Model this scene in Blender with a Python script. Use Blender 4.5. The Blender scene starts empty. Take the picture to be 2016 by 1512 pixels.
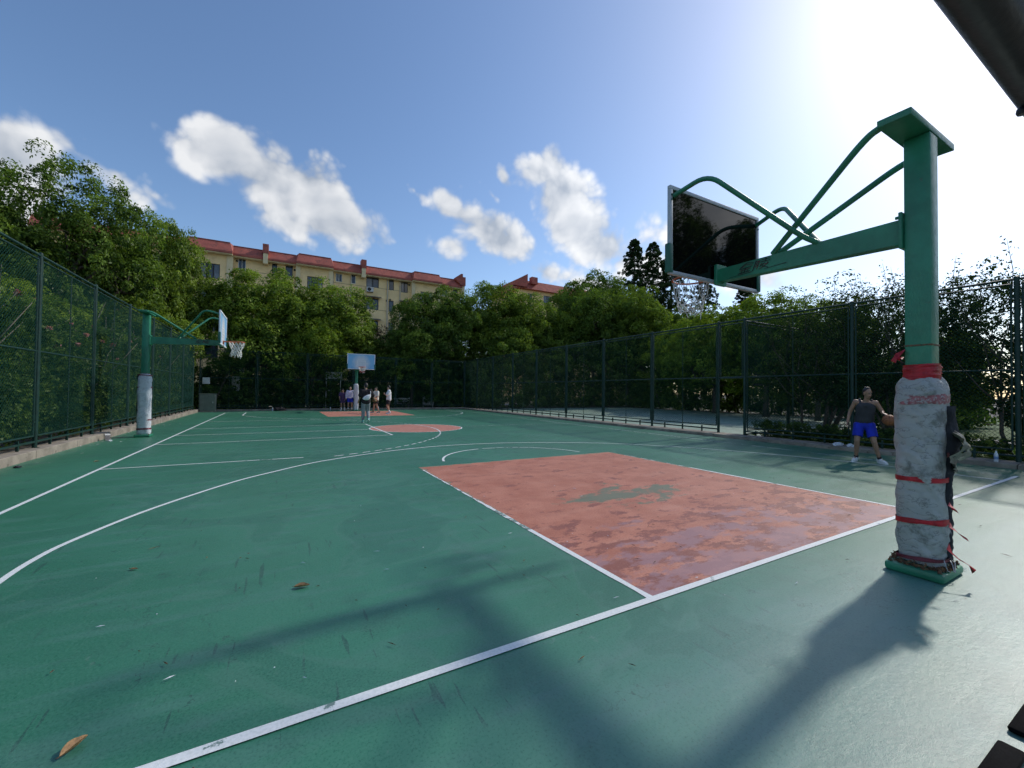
import bpy, bmesh, math, random
import numpy as np
from mathutils import Vector, Matrix, Euler, noise as mnoise

S = bpy.context.scene
COL = S.collection
R = math.radians

# ------------------------------------------------------------------ camera
CAM = Vector((-4.8515, -2.1264, 1.4983))
YAW, PITCH, ROLL, FPX = 0.5141, 0.01883, 0.01139, 812.73     # focal length in pixels of a 2016 px wide frame
_f = Vector((math.sin(YAW) * math.cos(PITCH), math.cos(YAW) * math.cos(PITCH), math.sin(PITCH)))
_r = Vector((math.cos(YAW), -math.sin(YAW), 0))
_u = _r.cross(_f)
cr = _r * math.cos(ROLL) + _u * math.sin(ROLL)
cu = -_r * math.sin(ROLL) + _u * math.cos(ROLL)
cam_data = bpy.data.cameras.new('camera')
cam_data.sensor_fit = 'HORIZONTAL'
cam_data.sensor_width = 36.0
cam_data.lens = 36.0 * FPX / 2016.0
cam_data.clip_start = 0.02
cam_data.clip_end = 2000
cam = bpy.data.objects.new('camera', cam_data)
M4 = Matrix((cr, cu, -_f)).transposed().to_4x4()
M4.translation = CAM
cam.matrix_world = M4
COL.objects.link(cam)
S.camera = cam

def ray(u, v):
    """Direction in the place for a spot of the photograph (used to anchor clouds on the sky)."""
    d = cr * ((u - 1008) / FPX) - cu * ((v - 756) / FPX) + _f
    return d.normalized()

# ------------------------------------------------------------------ sun, sky, exposure
SUN_EL = R(39)
SUN_DIR = Vector((0.9955 * math.cos(SUN_EL), 0.095 * math.cos(SUN_EL), math.sin(SUN_EL)))
sun_data = bpy.data.lights.new('sun', 'SUN')
sun_data.energy = 2.0
sun_data.angle = R(2.2)
sun_data.color = (1.0, 0.95, 0.87)
sun = bpy.data.objects.new('sun', sun_data)
sun.rotation_euler = SUN_DIR.to_track_quat('Z', 'Y').to_euler()
sun.location = (30, 0, 40)
COL.objects.link(sun)

S.render.engine = 'CYCLES'
S.render.filter_size = 1.0
S.cycles.use_denoising = True
S.cycles.denoising_prefilter = 'FAST'
S.cycles.use_adaptive_sampling = True
S.cycles.adaptive_threshold = 0.025
S.cycles.max_bounces = 5
S.cycles.diffuse_bounces = 2
S.cycles.glossy_bounces = 2
S.cycles.transmission_bounces = 4
S.cycles.transparent_max_bounces = 8
S.cycles.caustics_reflective = False
S.cycles.caustics_refractive = False
S.cycles.sample_clamp_indirect = 12.0
S.view_settings.view_transform = 'Standard'
S.view_settings.look = 'None'
S.view_settings.exposure = 0.4
S.view_settings.gamma = 1.0
S.view_settings.use_curve_mapping = False

def N(nt, kind, **kw):
    n = nt.nodes.new(kind)
    ins = kw.pop('i', {})
    for k, v in kw.items():
        setattr(n, k, v)
    for k, v in ins.items():
        if isinstance(v, bpy.types.NodeSocket):
            nt.links.new(v, n.inputs[k])
        else:
            n.inputs[k].default_value = v
    return n

def math_(nt, op, a, b=None, c=None, clamp=False):
    n = nt.nodes.new('ShaderNodeMath')
    n.operation = op
    n.use_clamp = clamp
    for k, v in enumerate((a, b, c)):
        if v is None:
            continue
        if isinstance(v, bpy.types.NodeSocket):
            nt.links.new(v, n.inputs[k])
        else:
            n.inputs[k].default_value = v
    return n.outputs[0]

def vmath(nt, op, a, b=None):
    n = nt.nodes.new('ShaderNodeVectorMath')
    n.operation = op
    for k, v in enumerate((a, b)):
        if v is None:
            continue
        if isinstance(v, bpy.types.NodeSocket):
            nt.links.new(v, n.inputs[k])
        else:
            n.inputs[k].default_value = v
    return n.outputs['Value'] if op in ('DOT_PRODUCT', 'LENGTH', 'DISTANCE') else n.outputs['Vector']

def mixc(nt, fac, a, b, blend='MIX'):
    n = nt.nodes.new('ShaderNodeMix')
    n.data_type = 'RGBA'
    n.blend_type = blend
    for k, v in ((0, fac), (6, a), (7, b)):
        if isinstance(v, bpy.types.NodeSocket):
            nt.links.new(v, n.inputs[k])
        else:
            n.inputs[k].default_value = (*v, 1) if isinstance(v, tuple) and len(v) == 3 else v
    return n.outputs[2]

def ramp(nt, fac, lo, hi, interp='SMOOTHSTEP'):
    n = nt.nodes.new('ShaderNodeMapRange')
    n.interpolation_type = interp
    n.clamp = True if interp == 'LINEAR' else n.clamp
    n.inputs[1].default_value = lo
    n.inputs[2].default_value = hi
    nt.links.new(fac, n.inputs[0])
    return n.outputs[0]

DIMS = '3D'
def tex_noise(nt, vec, scale, detail=4, rough=0.55, dist=0.0, out=0):
    n = nt.nodes.new('ShaderNodeTexNoise')
    n.noise_dimensions = DIMS
    n.inputs['Scale'].default_value = scale
    n.inputs['Detail'].default_value = detail
    n.inputs['Roughness'].default_value = rough
    n.inputs['Distortion'].default_value = dist
    if vec is not None:
        nt.links.new(vec, n.inputs['Vector'])
    return n.outputs[out]

W = bpy.data.worlds.new('World')
S.world = W
W.use_nodes = True
wt = W.node_tree
wt.nodes.clear()
sky = N(wt, 'ShaderNodeTexSky', sky_type='NISHITA', sun_disc=False, sun_elevation=SUN_EL,
        sun_rotation=math.atan2(SUN_DIR.x, SUN_DIR.y), altitude=150, air_density=1.0, dust_density=0.95, ozone_density=3.0)
hsv = N(wt, 'ShaderNodeHueSaturation', i={'Saturation': 1.06, 'Value': .94})
wt.links.new(sky.outputs[0], hsv.inputs['Color'])
SKYC = hsv.outputs[0]
# clouds: soft blobs anchored at directions of the sky, broken up by noise
CLOUDS = [  # centre u,v, half axes, tilt (deg, clockwise in the photograph), strength
    (455, 300, 85, 55, 15, 1.0), (540, 350, 120, 70, 32, 1.05), (640, 400, 125, 62, 34, 1.05), (690, 440, 75, 42, 25, .9), (410, 300, 70, 36, 25, .75),
    (560, 430, 90, 40, 30, .55),
    (10, 320, 85, 90, 40, 1.0), (-60, 380, 120, 90, 40, 1.0), (150, 300, 70, 24, 40, .5), (225, 345, 95, 34, 33, .62), (300, 385, 60, 20, 25, .5),
    (1070, 335, 62, 50, 45, .95), (1105, 385, 80, 52, 52, 1.0), (1140, 450, 90, 62, 45, 1.0), (1180, 490, 100, 50, 20, .85), (1235, 515, 110, 50, 15, .7),
    (900, 415, 62, 26, 35, .75), (960, 450, 85, 45, 30, .9), (1000, 480, 70, 40, 20, .85), (815, 375, 42, 14, 42, .55),
    (990, 345, 36, 13, 72, .6), (970, 385, 34, 12, 52, .55), (900, 490, 46, 30, 15, .55), (1090, 540, 85, 26, 12, .75), (1150, 560, 80, 26, 10, .7),
    (1330, 470, 120, 45, 20, .6), (1450, 540, 150, 50, 10, .6),
]
CLOUD_SHADE, CLOUD_LIT = (2.3, 2.6, 3.05), (5.2, 5.25, 5.3)
rng = random.Random(5)
geo = N(wt, 'ShaderNodeTexCoord').outputs['Generated']
SKY_STRENGTH = 0.131
def cloud_layer(blobs):
    """closure: sky with clouds. The noise is worked out only where the blob mask is above zero (the closure is skipped elsewhere)."""
    acc = None
    for (d, e1, e2, ra, rb, st) in blobs:
        u = vmath(wt, 'DOT_PRODUCT', geo, tuple(e1 / ra))
        w = vmath(wt, 'DOT_PRODUCT', geo, tuple(e2 / rb))
        q = math_(wt, 'SQRT', math_(wt, 'MULTIPLY_ADD', w, w, math_(wt, 'MULTIPLY', u, u)))
        g = math_(wt, 'MULTIPLY_ADD', q, -st, st)
        acc = g if acc is None else math_(wt, 'SMOOTH_MAX', acc, g, .10)
    acc = math_(wt, 'SUBTRACT', acc, .03)
    wn = tex_noise(wt, geo, 6.0, 1, .5, out=1)
    wsc = N(wt, 'ShaderNodeVectorMath', operation='SCALE')
    wt.links.new(vmath(wt, 'SUBTRACT', wn, (.5, .5, .5)), wsc.inputs[0]); wsc.inputs['Scale'].default_value = .06
    vw = vmath(wt, 'ADD', geo, wsc.outputs['Vector'])
    fbm = tex_noise(wt, vw, 6.0, 7, .58)
    def billow(v, detail):
        n = N(wt, 'ShaderNodeTexVoronoi', feature='F1')
        n.inputs['Scale'].default_value = 12.0; n.inputs['Detail'].default_value = detail; n.inputs['Roughness'].default_value = .5
        n.inputs['Lacunarity'].default_value = 2.4
        wt.links.new(v, n.inputs['Vector'])
        return n.outputs['Distance']
    b0 = billow(vw, 2.0)
    b1 = billow(vmath(wt, 'ADD', vw, tuple(SUN_DIR * .016 + Vector((0, 0, .020)))), 1.0)
    dens = math_(wt, 'ADD', acc, math_(wt, 'MULTIPLY', math_(wt, 'SUBTRACT', fbm, .46), 1.0))
    dens = math_(wt, 'ADD', dens, math_(wt, 'MULTIPLY', math_(wt, 'SUBTRACT', .64, b0), .50))
    cover = math_(wt, 'MULTIPLY', ramp(wt, dens, .15, .50), ramp(wt, acc, .0, .20))
    lit = math_(wt, 'ADD', .62, math_(wt, 'ADD', math_(wt, 'MULTIPLY', math_(wt, 'SUBTRACT', b1, b0), .9), math_(wt, 'MULTIPLY', math_(wt, 'SUBTRACT', fbm, .5), 2.0)), clamp=True)
    lit = math_(wt, 'MULTIPLY', lit, math_(wt, 'SUBTRACT', 1.0, math_(wt, 'MULTIPLY', ramp(wt, dens, .50, 1.15), .42)))
    sund = math_(wt, 'MULTIPLY', math_(wt, 'POWER', math_(wt, 'MAXIMUM', vmath(wt, 'DOT_PRODUCT', geo, tuple(SUN_DIR)), 0.0), 5.0), .8)
    ccol = mixc(wt, lit, CLOUD_SHADE, CLOUD_LIT)
    boost = N(wt, 'ShaderNodeVectorMath', operation='SCALE')
    wt.links.new(ccol, boost.inputs[0]); wt.links.new(math_(wt, 'ADD', 1.0, sund), boost.inputs['Scale'])
    skyc = mixc(wt, math_(wt, 'MULTIPLY', cover, .94), SKYC, boost.outputs['Vector'])
    bg1 = N(wt, 'ShaderNodeBackground', i={'Strength': SKY_STRENGTH})
    wt.links.new(skyc, bg1.inputs['Color'])
    bg0 = N(wt, 'ShaderNodeBackground', i={'Strength': SKY_STRENGTH})
    wt.links.new(SKYC, bg0.inputs['Color'])
    mx = N(wt, 'ShaderNodeMixShader')
    wt.links.new(math_(wt, 'GREATER_THAN', acc, 0.0), mx.inputs[0])
    wt.links.new(bg0.outputs[0], mx.inputs[1]); wt.links.new(bg1.outputs[0], mx.inputs[2])
    return mx.outputs[0]
front, around = [], []
for (u, v, a, b, t, st) in CLOUDS:
    d = ray(u, v)
    e1 = (ray(u + 20 * math.cos(R(t)), v + 20 * math.sin(R(t))) - d)
    e1 = (e1 - d * e1.dot(d)).normalized()
    k = 1.0 / math.hypot(math.hypot(u - 1008, v - 756), FPX)
    front.append((d, e1, d.cross(e1).normalized(), a * k * 1.52, b * k * 1.6, st))
for k in range(9):                                    # unseen cumulus round the rest of the sky, enlarged to add fill light
    az = YAW + R(80) + k * R(200) / 8 + rng.uniform(-.1, .1)
    el = R(rng.uniform(12, 34))
    d = Vector((math.sin(az) * math.cos(el), math.cos(az) * math.cos(el), math.sin(el)))
    e1 = Vector((math.cos(az), -math.sin(az), rng.uniform(-.3, .3))); e1 = (e1 - d * e1.dot(d)).normalized()
    around.append((d, e1, d.cross(e1), rng.uniform(.24, .40), rng.uniform(.12, .18), rng.uniform(.8, 1.0)))
fc = sum((b[0] for b in front), Vector()).normalized()
lim = min(b[0].dot(fc) for b in front)
lim = math.cos(math.acos(lim) + .16)
mxw = N(wt, 'ShaderNodeMixShader')
wt.links.new(math_(wt, 'GREATER_THAN', vmath(wt, 'DOT_PRODUCT', geo, tuple(fc)), lim), mxw.inputs[0])
wt.links.new(cloud_layer(around), mxw.inputs[1]); wt.links.new(cloud_layer(front), mxw.inputs[2])
wo = N(wt, 'ShaderNodeOutputWorld')
wt.links.new(mxw.outputs[0], wo.inputs['Surface'])
W.cycles.sampling_method = 'MANUAL'
W.cycles.sample_map_resolution = 512

# ------------------------------------------------------------------ helpers
def tag(o, label=None, cat=None, group=None, kind=None):
    for k, v in (('label', label), ('category', cat), ('group', group), ('kind', kind)):
        if v:
            o[k] = v
    return o

def empty(name, loc, rz=0.0, **kw):
    o = bpy.data.objects.new(name, None)
    o.empty_display_size = .2
    o.location = loc
    o.rotation_euler = (0, 0, rz)
    COL.objects.link(o)
    return tag(o, **kw)

def link(name, mesh, parent=None, mat=None, **kw):
    if mat is not None and not mesh.materials:
        mesh.materials.append(mat)
    o = bpy.data.objects.new(name, mesh)
    COL.objects.link(o)
    if parent is not None:
        o.parent = parent
    return tag(o, **kw)

def copy_tree(o, parent=None):
    c = o.copy()
    COL.objects.link(c)
    c.parent = parent
    for ch in o.children:
        copy_tree(ch, c)
    return c

class MB:
    def __init__(self):
        self.v, self.f = [], []
    def add(self, vs, fs):
        b = len(self.v)
        self.v += [tuple(p) for p in vs]
        self.f += [tuple(i + b for i in f) for f in fs]
        return self
    def box(self, x0, x1, y0, y1, z0, z1, m=None):
        vs = [Vector(p) for p in ((x0, y0, z0), (x1, y0, z0), (x1, y1, z0), (x0, y1, z0), (x0, y0, z1), (x1, y0, z1), (x1, y1, z1), (x0, y1, z1))]
        if m is not None:
            vs = [m @ p for p in vs]
        return self.add(vs, [(3, 2, 1, 0), (4, 5, 6, 7), (0, 1, 5, 4), (1, 2, 6, 5), (2, 3, 7, 6), (3, 0, 4, 7)])
    def bbox(self, x0, x1, y0, y1, z0, z1, b=.01):
        """box with bevelled edges"""
        bm = bmesh.new()
        bmesh.ops.create_cube(bm, size=1)
        for p in bm.verts:
            p.co = Vector(((x0 + x1) / 2 + p.co.x * (x1 - x0), (y0 + y1) / 2 + p.co.y * (y1 - y0), (z0 + z1) / 2 + p.co.z * (z1 - z0)))
        bmesh.ops.bevel(bm, geom=bm.edges[:], offset=b, segments=2, affect='EDGES', profile=.5)
        bm.verts.index_update()
        self.add([p.co.copy() for p in bm.verts], [[q.index for q in f.verts] for f in bm.faces])
        bm.free()
        return self
    def tube(self, path, r, n=8, caps=True, closed=False):
        path = [Vector(p) for p in path]
        rs = r if isinstance(r, (list, tuple)) else [r] * len(path)
        rings, up, L = [], None, len(path)
        for k, p in enumerate(path):
            if closed:
                t = (path[(k + 1) % L] - path[k - 1]).normalized()
            else:
                t = (path[min(k + 1, L - 1)] - path[max(k - 1, 0)]).normalized()
            if up is None:
                up = Vector((0, 0, 1)) if abs(t.z) < .9 else Vector((1, 0, 0))
            a = t.cross(up)
            if a.length < 1e-5:
                a = t.orthogonal()
            a.normalize()
            up = a.cross(t).normalized()
            rings.append([p + (a * math.cos(2 * math.pi * j / n) + up * math.sin(2 * math.pi * j / n)) * rs[k] for j in range(n)])
        vs = [p for ring in rings for p in ring]
        fs = []
        for k in range(L if closed else L - 1):
            k2 = (k + 1) % L
            for j in range(n):
                fs.append((k * n + j, k * n + (j + 1) % n, k2 * n + (j + 1) % n, k2 * n + j))
        if caps and not closed:
            fs.append(tuple(range(n - 1, -1, -1)))
            fs.append(tuple((L - 1) * n + j for j in range(n)))
        return self.add(vs, fs)
    def lathe(self, prof, n=16, c=(0, 0, 0)):
        vs = []
        for (r, z) in prof:
            for j in range(n):
                a = 2 * math.pi * j / n
                vs.append((c[0] + r * math.cos(a), c[1] + r * math.sin(a), c[2] + z))
        fs = []
        for k in range(len(prof) - 1):
            for j in range(n):
                fs.append((k * n + j, k * n + (j + 1) % n, (k + 1) * n + (j + 1) % n, (k + 1) * n + j))
        fs.append(tuple(range(n - 1, -1, -1)))
        fs.append(tuple((len(prof) - 1) * n + j for j in range(n)))
        return self.add(vs, fs)
    def ball(self, c, r, n=10, m=7, sc=(1, 1, 1), rot=None):
        vs, fs = [], []
        c = Vector(c)
        for i in range(m + 1):
            th = math.pi * i / m
            for j in range(n):
                ph = 2 * math.pi * j / n
                p = Vector((r * sc[0] * math.sin(th) * math.cos(ph), r * sc[1] * math.sin(th) * math.sin(ph), r * sc[2] * math.cos(th)))
                if rot is not None:
                    p = rot @ p
                vs.append(c + p)
        for i in range(m):
            for j in range(n):
                fs.append((i * n + j, (i + 1) * n + j, (i + 1) * n + (j + 1) % n, i * n + (j + 1) % n))
        return self.add(vs, fs)
    def mesh(self, name, smooth=False):
        me = bpy.data.meshes.new(name)
        me.from_pydata(self.v, [], self.f)
        me.validate()
        if smooth:
            me.polygons.foreach_set('use_smooth', [True] * len(me.polygons))
            if smooth == 'auto':
                me.set_sharp_from_angle(angle=R(35))
        me.update()
        return me
    def build(self, name, mat, parent=None, smooth=False, **kw):
        return link(name, self.mesh(name, smooth), parent, mat, **kw)

# ------------------------------------------------------------------ materials
def new_mat(name):
    m = bpy.data.materials.new(name)
    m.use_nodes = True
    nt = m.node_tree
    b = nt.nodes['Principled BSDF']
    return m, nt, b

def opos(nt):
    return N(nt, 'ShaderNodeTexCoord').outputs['Object']

def wpos(nt):
    return N(nt, 'ShaderNodeNewGeometry').outputs['Position']

def bump(nt, b, h, strength=.3, dist=.01):
    n = N(nt, 'ShaderNodeBump')
    n.inputs['Strength'].default_value = strength
    n.inputs['Distance'].default_value = dist
    nt.links.new(h, n.inputs['Height'])
    nt.links.new(n.outputs[0], b.inputs['Normal'])

def simple(name, col, rough=.6, metal=0.0, var=.12, scale=6.0, col2=None, bmp=0.0, bscale=40.0, spec=.5, world=False, wear=None, wthr=.62):
    """base colour broken up by noise, optional second colour in patches, optional bump"""
    m, nt, b = new_mat(name)
    p = wpos(nt) if world else opos(nt)
    n1 = tex_noise(nt, p, scale, 6, .6)
    lo = tuple(max(0, c * (1 - var)) for c in col)
    hi = tuple(min(1, c * (1 + var)) for c in col)
    c = mixc(nt, ramp(nt, n1, .3, .7), lo, hi)
    if col2 is not None:
        n2 = tex_noise(nt, p, scale * 2.3, 7, .65)
        c = mixc(nt, ramp(nt, n2, wthr, wthr + .06), c, col2)
    nt.links.new(c, b.inputs['Base Color'])
    n3 = tex_noise(nt, p, scale * 5, 3, .5)
    rr = math_(nt, 'ADD', rough - .1, math_(nt, 'MULTIPLY', n3, .2), clamp=True)
    nt.links.new(rr, b.inputs['Roughness'])
    b.inputs['Metallic'].default_value = metal
    b.inputs['Specular IOR Level'].default_value = spec
    if bmp:
        bump(nt, b, tex_noise(nt, p, bscale, 5, .6), bmp, .01)
    return m

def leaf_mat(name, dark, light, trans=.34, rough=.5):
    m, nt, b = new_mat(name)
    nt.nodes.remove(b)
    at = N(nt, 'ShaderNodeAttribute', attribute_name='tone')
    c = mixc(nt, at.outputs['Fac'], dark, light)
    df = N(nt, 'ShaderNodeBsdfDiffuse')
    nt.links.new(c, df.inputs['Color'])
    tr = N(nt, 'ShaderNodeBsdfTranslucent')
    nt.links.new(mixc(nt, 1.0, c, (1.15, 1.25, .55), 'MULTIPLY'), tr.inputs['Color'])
    mx = N(nt, 'ShaderNodeMixShader')
    mx.inputs[0].default_value = trans
    nt.links.new(df.outputs[0], mx.inputs[1])
    nt.links.new(tr.outputs[0], mx.inputs[2])
    gl = N(nt, 'ShaderNodeBsdfGlossy')
    gl.inputs['Roughness'].default_value = rough * .8
    gl.inputs['Color'].default_value = (.9, .95, .9, 1)
    m2 = N(nt, 'ShaderNodeMixShader')
    m2.inputs[0].default_value = .010
    nt.links.new(mx.outputs[0], m2.inputs[1])
    nt.links.new(gl.outputs[0], m2.inputs[2])
    nt.links.new(m2.outputs[0], nt.nodes['Material Output'].inputs['Surface'])
    return m

MAT = {}
MAT['camphor'] = leaf_mat('camphor_leaves', (.032, .072, .012), (.27, .37, .055))
MAT['camphor_dark'] = leaf_mat('dark_leaves', (.025, .058, .012), (.19, .285, .048))
MAT['bright'] = leaf_mat('bright_leaves', (.05, .105, .012), (.31, .41, .05))
MAT['rose_leaf'] = leaf_mat('rose_leaves', (.024, .06, .012), (.18, .27, .055))
MAT['shrub'] = leaf_mat('shrub_leaves', (.012, .028, .008), (.07, .11, .025), .25, .45)
MAT['conifer'] = leaf_mat('conifer_needles', (.012, .032, .012), (.045, .085, .03))
MAT['redbush'] = leaf_mat('plum_leaves', (.035, .025, .018), (.11, .06, .05))
MAT['hedge'] = leaf_mat('hedge_leaves', (.03, .06, .008), (.15, .22, .035))
MAT['grass'] = leaf_mat('grass_blades', (.03, .07, .012), (.10, .18, .03))
MAT['petal'] = leaf_mat('rose_petals', (.55, .16, .22), (.75, .42, .46))
MAT['bark'] = simple('bark', (.085, .065, .05), .9, var=.4, scale=5, bmp=.8, bscale=14)
MAT['bark_pale'] = simple('pale_bark', (.22, .19, .15), .9, var=.4, scale=5, bmp=.6, bscale=14)
# ------------------------------------------------------------------ court surface materials
LEN = 28.6                 # baseline to baseline
YC = 14.36
XL, XR = -7.67, 7.25       # sidelines

def court_common(nt, p):
    big = tex_noise(nt, p, .35, 5, .55)
    mid = tex_noise(nt, p, 2.2, 6, .6)
    st = N(nt, 'ShaderNodeMapping'); st.inputs['Scale'].default_value = (.5, 3.2, 1); st.inputs['Rotation'].default_value = (0, 0, R(16))
    nt.links.new(p, st.inputs['Vector'])
    streak = tex_noise(nt, st.outputs[0], 1.6, 7, .62)
    grain = tex_noise(nt, p, 260, 3, .6)
    return big, mid, streak, grain

def court_mat():
    m, nt, b = new_mat('green_court_coating')
    p = wpos(nt)
    big, mid, streak, grain = court_common(nt, p)
    c = mixc(nt, ramp(nt, big, .35, .65), (.024, .150, .082), (.036, .185, .108))
    c = mixc(nt, math_(nt, 'MULTIPLY', ramp(nt, streak, .46, .72), .65), c, (.062, .185, .138))
    c = mixc(nt, math_(nt, 'MULTIPLY', ramp(nt, mid, .55, .75), .35), c, (.020, .088, .066))
    # chalky wear in small flecks, scuffs
    fl = tex_noise(nt, p, 9, 8, .7)
    c = mixc(nt, math_(nt, 'MULTIPLY', ramp(nt, fl, .66, .74), .5), c, (.16, .24, .20))
    sm = N(nt, 'ShaderNodeMapping'); sm.inputs['Scale'].default_value = (14, 1.1, 1); sm.inputs['Rotation'].default_value = (0, 0, R(-34))
    nt.links.new(p, sm.inputs['Vector'])
    sc = tex_noise(nt, sm.outputs[0], 1.5, 2, .5)
    sel = tex_noise(nt, p, 1.1, 2, .5)
    scf = math_(nt, 'MULTIPLY', ramp(nt, sc, .70, .735), ramp(nt, sel, .47, .56))
    c = mixc(nt, math_(nt, 'MULTIPLY', scf, .55), c, (.012, .035, .032))
    # worn, dusty ground near the gate, with bluish sky sheen painted into its colour
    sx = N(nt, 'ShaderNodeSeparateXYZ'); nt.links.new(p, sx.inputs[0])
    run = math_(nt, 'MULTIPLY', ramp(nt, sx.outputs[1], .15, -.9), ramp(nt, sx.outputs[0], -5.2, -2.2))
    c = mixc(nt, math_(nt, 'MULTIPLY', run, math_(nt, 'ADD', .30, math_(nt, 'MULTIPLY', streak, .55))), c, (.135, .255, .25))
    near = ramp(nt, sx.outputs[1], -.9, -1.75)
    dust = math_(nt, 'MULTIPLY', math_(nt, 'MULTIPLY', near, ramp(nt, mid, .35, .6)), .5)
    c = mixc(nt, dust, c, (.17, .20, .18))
    # hairline cracks and dark scrapes
    for sc_, sd_ in ((.55, 0.0), (.9, 31.0)):
        cn = math_(nt, 'ABSOLUTE', math_(nt, 'SUBTRACT', tex_noise(nt, vmath(nt, 'ADD', p, (sd_, sd_ * .7, 0)), sc_, 6, .62), .5))
        ck = math_(nt, 'MULTIPLY', ramp(nt, cn, .0028, .0), ramp(nt, tex_noise(nt, vmath(nt, 'ADD', p, (sd_ + 5, 3, 0)), .6, 2, .5), .53, .60))
        c = mixc(nt, math_(nt, 'MULTIPLY', ck, .65), c, (.010, .035, .030))
    # broad dried-water stains
    wst = tex_noise(nt, vmath(nt, 'ADD', p, (3, 9, 0)), .75, 4, .5, .6)
    c = mixc(nt, math_(nt, 'MULTIPLY', ramp(nt, math_(nt, 'ABSOLUTE', math_(nt, 'SUBTRACT', wst, .56)), .035, .0), .22), c, (.10, .19, .16))
    c = mixc(nt, math_(nt, 'MULTIPLY', ramp(nt, wst, .56, .60), .22), c, (.016, .075, .058))
    g1 = tex_noise(nt, p, 75, 5, .7)
    c = mixc(nt, math_(nt, 'MULTIPLY', ramp(nt, g1, .40, .72), .45), c, (.085, .235, .16))
    c = mixc(nt, math_(nt, 'MULTIPLY', ramp(nt, g1, .47, .28), .5), c, (.011, .065, .042))
    nt.links.new(c, b.inputs['Base Color'])
    rr = math_(nt, 'ADD', .30, math_(nt, 'ADD', math_(nt, 'MULTIPLY', streak, .16), math_(nt, 'MULTIPLY', mid, .10)))
    nt.links.new(rr, b.inputs['Roughness'])
    b.inputs['Specular IOR Level'].default_value = .55
    h = math_(nt, 'ADD', math_(nt, 'MULTIPLY', grain, .22), math_(nt, 'ADD', math_(nt, 'MULTIPLY', streak, .45), math_(nt, 'MULTIPLY', tex_noise(nt, p, 24, 5, .7), .55)))
    bump(nt, b, h, .24, .012)
    return m

def key_mat(name='worn_red_coating', near=True):
    m, nt, b = new_mat(name)
    p = wpos(nt)
    big, mid, streak, grain = court_common(nt, p)
    sx = N(nt, 'ShaderNodeSeparateXYZ'); nt.links.new(p, sx.inputs[0])
    c = mixc(nt, ramp(nt, mid, .3, .7), (.40, .135, .078), (.50, .195, .122))
    c = mixc(nt, math_(nt, 'MULTIPLY', ramp(nt, streak, .5, .75), .4), c, (.53, .27, .20))
    if near:
        st = N(nt, 'ShaderNodeMapping'); st.inputs['Scale'].default_value = (.75, 1.5, 1); nt.links.new(p, st.inputs['Vector'])
        flake = tex_noise(nt, st.outputs[0], 3.0, 12, .72, 0.0)
        flake2 = tex_noise(nt, vmath(nt, 'ADD', st.outputs[0], (7.3, 2.1, 0)), 2.0, 12, .72, 0.0)
        # old dark red coat showing where the top coat has flaked, more of it towards the baseline
        bias = math_(nt, 'MULTIPLY', ramp(nt, sx.outputs[1], 2.6, .1), .13)
        dk = ramp(nt, math_(nt, 'ADD', flake, bias), .585, .635)
        c = mixc(nt, math_(nt, 'MULTIPLY', dk, math_(nt, 'ADD', .45, math_(nt, 'MULTIPLY', mid, .7), clamp=True)), c, (.21, .060, .043))
        gr = tex_noise(nt, p, 55, 5, .7)
        c = mixc(nt, math_(nt, 'MULTIPLY', ramp(nt, gr, .46, .30), .6), c, (.24, .075, .05))
        c = mixc(nt, math_(nt, 'MULTIPLY', ramp(nt, gr, .55, .72), .45), c, (.58, .34, .26))
        pk = math_(nt, 'MULTIPLY', ramp(nt, math_(nt, 'ADD', flake2, math_(nt, 'MULTIPLY', ramp(nt, sx.outputs[1], 1.9, .1), .2)), .62, .72), ramp(nt, sx.outputs[1], 2.6, 1.2))
        c = mixc(nt, math_(nt, 'MULTIPLY', pk, .75), c, (.33, .185, .20))
        # bare green undercoat in the middle where players stand
        q = vmath(nt, 'SUBTRACT', p, (-.35, 2.35, 0))
        qs = vmath(nt, 'MULTIPLY', q, (.62, 1.15, 0))
        dist = vmath(nt, 'LENGTH', qs)
        gm = math_(nt, 'ADD', math_(nt, 'SUBTRACT', .98, dist), math_(nt, 'MULTIPLY', math_(nt, 'SUBTRACT', flake2, .5), 3.0))
        c = mixc(nt, math_(nt, 'MULTIPLY', ramp(nt, gm, .46, .66), .82), c, (.095, .165, .11))
        # ragged pale edge far from the baseline
        ex = math_(nt, 'ADD', math_(nt, 'ABSOLUTE', sx.outputs[0]), math_(nt, 'MULTIPLY', math_(nt, 'SUBTRACT', flake, .5), .35))
        ey = math_(nt, 'ADD', sx.outputs[1], math_(nt, 'MULTIPLY', math_(nt, 'SUBTRACT', flake, .5), .5))
        far = ramp(nt, sx.outputs[1], 1.6, 3.6)
        edge = math_(nt, 'MAXIMUM', math_(nt, 'MULTIPLY', ramp(nt, ex, 2.40, 2.43), far), ramp(nt, ey, 5.75, 5.78))
        c = mixc(nt, math_(nt, 'MULTIPLY', edge, .8), c, (.25, .24, .16))
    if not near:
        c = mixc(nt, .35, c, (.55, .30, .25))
    nt.links.new(c, b.inputs['Base Color'])
    rr = math_(nt, 'ADD', .42, math_(nt, 'MULTIPLY', streak, .2))
    nt.links.new(rr, b.inputs['Roughness'])
    b.inputs['Specular IOR Level'].default_value = .4
    bump(nt, b, math_(nt, 'ADD', math_(nt, 'MULTIPLY', grain, .25), streak), .22, .012)
    return m

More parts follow.
